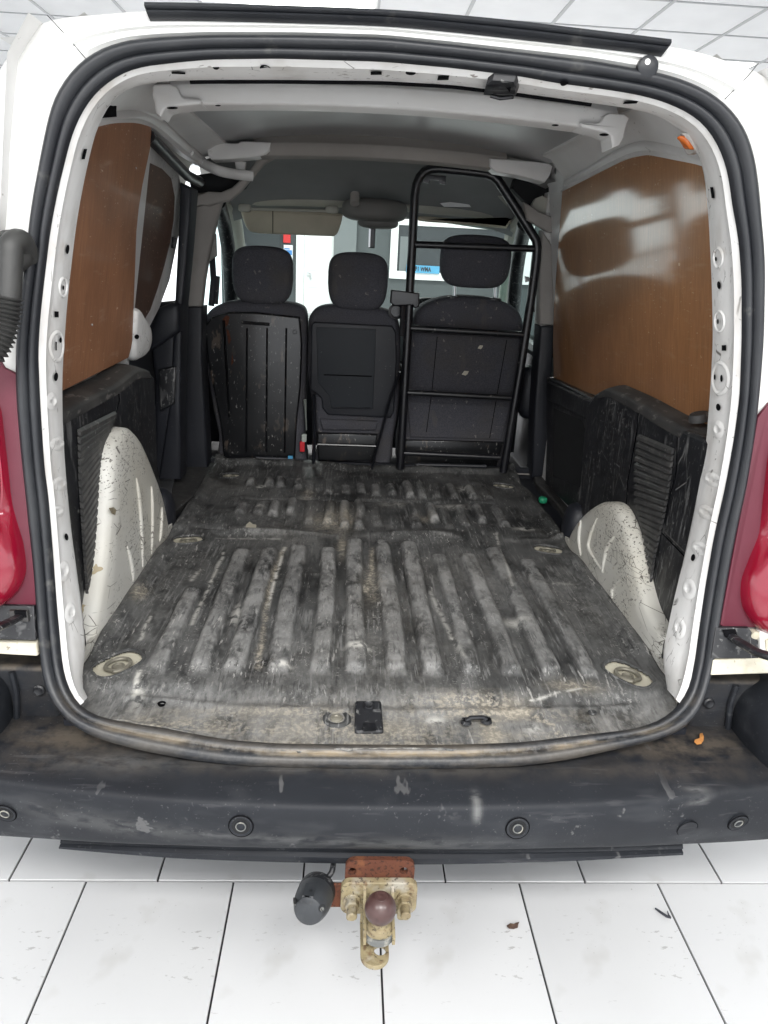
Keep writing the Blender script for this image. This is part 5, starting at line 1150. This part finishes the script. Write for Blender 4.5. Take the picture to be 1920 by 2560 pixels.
m = MB(); superell(m, PY(1345, 960, 1.95), (.03, .05, .03), .7, .7, 16, 10); m.build('recline_knob', 'dark_trim', s3)
# bulkhead base below the seats
MB().box((-.72, 1.775, .46), (.74, 1.80, .60)).build('cab_step', 'dark_trim', van, smooth=0)
for x0, x1, y in ((1040,1215,1162), (640,735,1145)): bar(van, (x0,y), (x1,y+4), .008, 'dark_trim', 1.775, 'seat_rail')

# ---- ladder shaped guard behind the driver
GYc = 1.735
gp = lambda x, y: PY(x, y, GYc)
pts = [gp(1000,1172), gp(1010,1000), gp(1020,820), gp(1029,640), gp(1037,490), gp(1041,462), gp(1049,443), gp(1060,430), gp(1076,423), gp(1095,421), gp(1160,427), gp(1215,434), gp(1233,440), gp(1246,452), gp(1290,520), gp(1330,584), gp(1340,600), gp(1343,618), gp(1341,650), gp(1326,760), gp(1300,930), gp(1258,1180)]
gd = MB().tube(pts, .0165, 14).build('ladder_guard', 'black_metal', van, smooth=60, label='black tubular ladder guard with scuffed rungs behind the driver seat')
for a, b, r in (((1036,611),(1338,622),.0125), ((1024,820),(1310,837),.0125), ((1014,981),(1278,995),.0115), ((1000,1132),(1250,1144),.0115)):
    MB().tube([gp(*a), gp(*b)], r, 12).build('rung', 'black_metal', gd)
m = MB(); ol = [(p.x, p.z) for p in [gp(x, y) for x, y in ((1059,436),(1115,440),(1114,462),(1098,460),(1097,452),(1074,450),(1072,459),(1057,457))]]; slab(m, ol, fY(GYc-.008), .008, .001); m.build('hanger_clip', 'black_metal', gd)
m = MB(); ol = [(p.x, p.z) for p in [gp(x, y) for x, y in ((978,724),(1048,732),(1046,766),(1036,770),(1030,762),(985,764),(975,756))]]; slab(m, ol, fY(GYc-.026), .05, .005); m.build('clamp_box', 'black_metal', gd)
MB().tube([gp(1009,760), gp(1006,840)], .012, 8).build('clamp_post', 'black_metal', gd)
MB().lathe([(.030, 0), (.030, .01), (.022, .012), (.02, .004), (0, .004)], PY(990,778,1.78), (0, -1, 0), 24).build('clamp_ring', 'black_metal', gd)

# ---- pillars and trims
def yplate(px, Y, d, name, mat, r=.006, par=van, sm=40):
    ol = [(p.x, p.z) for p in [PY(x, y, Y) for x, y in px]]; m = MB(); slab(m, ol, fY(Y), d, r, 3); return m.build(name, mat, par, smooth=sm)
bR = yplate([(1372,480),(1404,474),(1402,560),(1394,640),(1386,760),(1380,950),(1350,960),(1352,800),(1352,640)], 1.74, .10, 'centre_pillar', 'inner_paint', .008)
yplate([(1356,575),(1398,640),(1398,700),(1388,800),(1385,814),(1350,812),(1350,700)], 1.725, .06, 'pillar_trim', 'grey_trim', .010, bR)
yplate([(1352,815),(1391,814),(1382,900),(1376,1060),(1372,1190),(1330,1195),(1338,1000)], 1.715, .10, 'pillar_trim', 'dark_trim', .010, bR)
yplate([(1310,505),(1330,516),(1345,528),(1388,545),(1390,584),(1370,580),(1338,560),(1318,550)], 1.70, .03, 'headliner_flap', 'grey_trim', .006, bR)
bL = yplate([(450,455),(480,470),(474,560),(466,660),(456,760),(450,1000),(452,1200),(395,1200),(425,1000),(434,800),(444,600)], 1.45, .10, 'centre_pillar', 'dark_trim', .010)
yplate([(470,482),(560,480),(545,530),(531,590),(520,640),(510,700),(503,766),(452,768),(456,700),(462,600)], 1.70, .05, 'pillar_trim', 'grey_trim', .010, bL)
yplate([(452,766),(506,766),(505,900),(520,1180),(430,1180),(445,950)], 1.70, .10, 'pillar_trim', 'dark_trim', .010, bL)
# grey headliner edge that sags at the left
yplate([(480,490),(520,478),(552,480),(580,468),(610,440),(640,402),(655,388),(700,386),(660,408),(640,430),(622,452),(600,478),(575,500),(540,508),(520,515),(505,512),(482,518)], 1.66, .04, 'headliner_edge', 'grey_trim', .008)
# black track and door mechanism above the left sliding door
m = MB(); m.tube([PX(372,340,-.60), PX(430,400,-.60), PX(470,440,-.60), PX(500,455,-.59)], .016, 10); m.build('door_track', 'black_metal', van)
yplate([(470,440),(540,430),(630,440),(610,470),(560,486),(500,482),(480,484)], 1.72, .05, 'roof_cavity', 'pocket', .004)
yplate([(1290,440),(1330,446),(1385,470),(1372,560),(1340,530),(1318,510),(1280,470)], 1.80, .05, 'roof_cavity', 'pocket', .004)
yplate([(586,402),(614,404),(612,426),(590,424)], 1.62, .02, 'door_roller', 'roof_paint', .004)
yplate([(430,592),(440,594),(438,622),(427,620)], 1.44, .01, 'door_catch', 'plastic', .002)
# lower left: door card and wheel well beyond the trim
yplate([(360,760),(440,752),(450,1200),(380,1200),(385,960)], 1.46, .06, 'door_card', 'dark_trim', .02)
yplate([(372,815),(395,770),(430,755),(448,765),(448,830),(372,880)], 1.40, .08, 'door_card_top', 'dark_trim', .02)
yplate([(395,925),(440,915),(436,1010),(400,1030)], 1.44, .02, 'door_pocket', 'plastic', .008)
m = MB(); f = [PZ(x, y, .572) for x, y in ((445,1165),(560,1156),(556,1200),(510,1225),(430,1290),(428,1240))]; m.grid([[p+Vector((0, 0, .01)) for p in f], [p-Vector((0, 0, .05)) for p in f]], cu=True); m.f.append(list(range(len(f)))); m.build('step_cover', 'slat_plastic', van, bevel=.004)
m = MB(); f = [PZ(x, y, .572) for x, y in ((1330,1180),(1372,1186),(1440,1250),(1440,1290),(1425,1320),(1395,1270),(1340,1215))]; m.grid([[p+Vector((0, 0, .012)) for p in f], [p-Vector((0, 0, .05)) for p in f]], cu=True); m.f.append(list(range(len(f)))); m.build('step_cover', 'slat_plastic', van, bevel=.004)
m = MB(); superell(m, PZ(1357,1250,.59), (.016, .016, .012), .6, .8, 16, 10); m.build('plug', 'green_plastic', van)
for x0, y0, x1, y1 in ((560,1156,760,1165), (770,1168,960,1172), (966,1172,1330,1186)):
    MB().tube([PY(x0, y0, 1.765), PY(x1, y1, 1.765)], .0055, 8, flat=.6).build('liner_edge_strip', 'grey_trim', van)
# body sides of the cab so that no light leaks in
for s in (-1, 1):
    m = MB(); m.grid([[Vector((s*.78, y, z)) for y in (1.02 if s < 0 else 1.7, 1.4, 1.8, 2.4, 3.2)] for z in (.35, .8, 1.08)]); m.build('door_skin', 'dark_trim', van, smooth=0)
# headliner: rises behind the front beam, dips to the shelf lip
hy = [1.60, 1.70, 1.85, 2.05, 2.2, 2.30, 2.33]; hz = [1.722, 1.724, 1.718, 1.695, 1.645, 1.590, 1.565]
rows = []
for y, z in zip(hy, hz):
    rows.append([Vector((x, y, z-.05*(abs(x)/.6)**4)) for x in np.linspace(-.60, .62, 31)])
hlr = MB().grid(rows).build('headliner', 'headliner', van, smooth=80)
lip = [(556,470),(575,488),(620,500),(740,502),(860,506),(960,512),(1050,520),(1150,528),(1230,534),(1270,530),(1284,518)]
MB().tube(catmull([PY(x, y, 2.28) for x, y in lip], 5), .026, 12, flat=.8).build('shelf_lip', 'beige_trim', hlr, smooth=70)
MB().grid([[PY(x, y+d, 2.30+e) for x, y in lip] for d, e in ((-14, .03), (10, 0), (26, .05), (30, .10))]).build('shelf_front', 'beige_trim', hlr, smooth=70)
tag(yplate([(1100,508),(1165,500),(1178,518),(1110,517)], 2.22, .004, 'paper_sheet', 'paper', 0, None), 'white sheet of paper lying on the overhead shelf above the driver seat', 'paper')
# sun visors
def vis(px, Y, n, r=.010): return yplate([(p.x, p.y) for p in catmull([(x, y, 0) for x, y in px], 3, True)], Y, .022, n, 'visor', r)
v1 = vis([(604,524),(640,522),(730,526),(800,529),(848,533),(856,540),(848,572),(838,588),(820,590),(720,586),(640,582),(618,572),(606,545)], 2.20, 'sun_visor')
bar(v1, (607,522), (840,528), .006, 'beige_trim', 2.195, 'visor_rod')
bar(v1, (682,526), (682,584), .0015, 'hole', 2.1985, 'visor_fold')
for x, y in ((612,520), (830,524)): m = MB(); superell(m, PY(x, y, 2.20), (.028, .02, .016), .6, .7, 14, 8); m.build('visor_clip', 'beige_trim', v1)
v2 = vis([(1050,540),(1150,548),(1250,556),(1286,548),(1292,530),(1270,566),(1255,570),(1150,560),(1050,552)], 2.24, 'sun_visor')
cn = MB(); superell(cn, PY(937, 526, 2.14), (.135, .075, .045), .6, .75, 32, 16); cn = cn.build('roof_console', 'console', van, smooth=70)
m = MB(); superell(m, PY(945, 556, 2.15), (.085, .05, .026), .7, .8, 24, 12); m.build('console_lamp', 'console', cn)
MB().box(tuple(PY(921, 620, 2.17)), tuple(PY(939, 562, 2.19))).build('mirror_stem', 'black_metal', cn, bevel=.004)
MB().box(tuple(PY(921, 618, 2.166)), tuple(PY(927, 564, 2.1695))).build('stem_face', 'steel', cn, smooth=0)
MB().tube([PY(887, 510, 2.0), PY(887, 484, 2.02)], .018, 12).build('hook_stub', 'grey_trim', cn)
# windscreen, dashboard, pillars, side windows
ws0 = [PY(x, y, 2.36) for x, y in ((556,530),(700,536),(900,544),(1100,556),(1300,560))]
ws1 = [Vector((x, 3.02+.06*(1-(x/.7)**2), 1.09)) for x in (-.74, -.37, 0, .37, .74)]
MB().grid([resamp(ws0, 20), resamp(ws1, 20)]).build('windscreen', 'glass', van, smooth=60)
dp = [(2.45, .92), (2.46, 1.04), (2.50, 1.085), (2.62, 1.105), (2.80, 1.10), (3.05, 1.08)]
MB().grid([[Vector((x, y, z+.012*math.cos(x*3))) for x in np.linspace(-.76, .76, 20)] for y, z in dp]).build('dashboard', 'dash', van, smooth=70)
MB().box((-.76, 2.45, .50), (.76, 2.47, .93)).build('dash_front', 'dark_trim', van, smooth=0)
MB().box((-.76, 1.80, .44), (.76, 3.0, .47)).build('cab_floor', 'dark_trim', van, smooth=0)
st_c = PY(1075, 772, 2.30); m = MB(); ring = []
for t in range(41):
    a = 2*math.pi*t/40; ring.append(st_c+Vector((.185*math.cos(a), .07*math.sin(a), .17*math.sin(a)-.14)))
m.tube(ring, .017, 10, caps=False); m.build('steering_wheel', 'plastic', van)
for s in (-1, 1):
    if s < 0: ap = [PY(548,440,2.10), PY(566,490,2.26), PY(585,560,2.45), PY(594,640,2.65), PY(598,765,2.95)]; fp = [PY(545,505,1.95), PY(560,560,2.1), PY(572,640,2.2), PY(578,765,2.3)]
    else: ap = [PY(1260,470,2.10), PY(1282,520,2.26), PY(1284,580,2.45), PY(1278,640,2.65), PY(1262,765,2.95)]; fp = [PY(1312,560,1.95), PY(1300,620,2.1), PY(1290,690,2.2), PY(1282,790,2.3)]
    MB().tube(catmull(ap, 6), .038, 12).build('front_pillar', 'beige_trim', van, smooth=70)
    MB().tube(catmull(fp, 6), [.030]*(6*3+1), 10).build('door_frame', 'plastic', van, smooth=70)
    fr = fp[0].x
    MB().add([(s*.70, 1.80, 1.05), (s*.70, 3.0, 1.05), (s*.64, 2.5, 1.5), (s*.60, 1.80, 1.58)], [[0, 1, 2, 3]]).build('side_window', 'glass_side', van, smooth=0)
    MB().tube([(s*.695, 1.8, 1.06), (s*.70, 3.0, 1.07)], .03, 8).build('window_sill', 'dark_trim', van)
    MB().tube([(s*.60, 1.75, 1.60), (s*.63, 2.3, 1.56), (s*.66, 2.6, 1.45)], .035, 8).build('roof_edge', 'beige_trim', van)
bar(van, (543,690), (538,760), .012, 'plastic', 2.0, 'mirror_arm')
yplate([(519,580),(538,584),(540,640),(524,652),(516,620)], 1.88, .03, 'belt_guide', 'grey_trim', .008, bL)
MB().tube([PY(530,640,1.9), PY(534,700,1.95), PY(528,765,1.95)], .012, 8, flat=.3).build('belt', 'dark_trim', bL)
MB().tube([PY(1335,600,1.86), PY(1338,700,1.86), PY(1335,780,1.86)], .014, 8, flat=.3).build('belt', 'dark_trim', bR)
yplate([(1312,690),(1330,694),(1328,702),(1314,706)], 1.84, .01, 'belt_anchor', 'steel', .002, bR)
# outer roof over the cab so that the room's lamps do not shine in
MB().grid([[Vector((x, y, 1.82-.035-.05*(abs(x)/.7)**2-(.22*max(0, (y-2.2)/.2) if y > 2.2 else 0))) for x in np.linspace(-.72, .72, 9)] for y in (.40, 1.0, 1.8, 2.2, 2.4)]).build('outer_roof', 'white_paint', van, smooth=60)

# ================================================================== SMALL LOOSE THINGS
def blob(px, fn, name, mat, label, cat, th=.002):
    a = [fn(x, y, th) for x, y in px]; b = [fn(x, y, 0) for x, y in px]; c = sum(a, Vector())/len(a)+Vector((0, 0, th))
    m = MB().grid([b, a], cu=True); n = len(a); m.v.append(tuple(c)); k = len(m.v)-1
    for i in range(n): m.f.append([n+i, n+(i+1) % n, k])
    return tag(m.build(name, mat, None, smooth=40), label, cat)
z8 = lambda l: [(960+x/1.728, 1700+y/1.728) for x, y in l]
bz = lambda x, y, l: PZ(x, y, .5465+l)
blob(z8([(1364,232),(1376,228),(1382,245),(1380,262),(1370,276),(1352,279),(1340,268),(1342,258),(1354,262),(1364,255)]), bz, 'fallen_leaf', 'leaf', 'small curled orange leaf lying on the right of the bumper', 'leaf', .003)
gz = lambda x, y, l: PZ(x, y, .001+l)
blob(z8([(530,1062),(545,1050),(556,1056),(570,1048),(585,1044),(580,1056),(578,1070),(560,1076),(540,1074)]), gz, 'dead_leaf', 'dry_leaf', 'dark crumpled dead leaf on the white floor tiles', 'leaf', .004)
t = MB(); z = lambda x, y: PZ(960+x/1.728, 1700+y/1.728, .006)
t.tube([z(1172,986), z(1195,1003), z(1220,1020), z(1240,1028)], [.002, .003, .003, .002], 6); t.tube([z(1224,998), z(1230,1015), z(1238,1026)], [.001, .002, .002], 6)
tag(t.build('twig', 'ink', None), 'dark forked twig lying on a floor tile joint', 'twig')
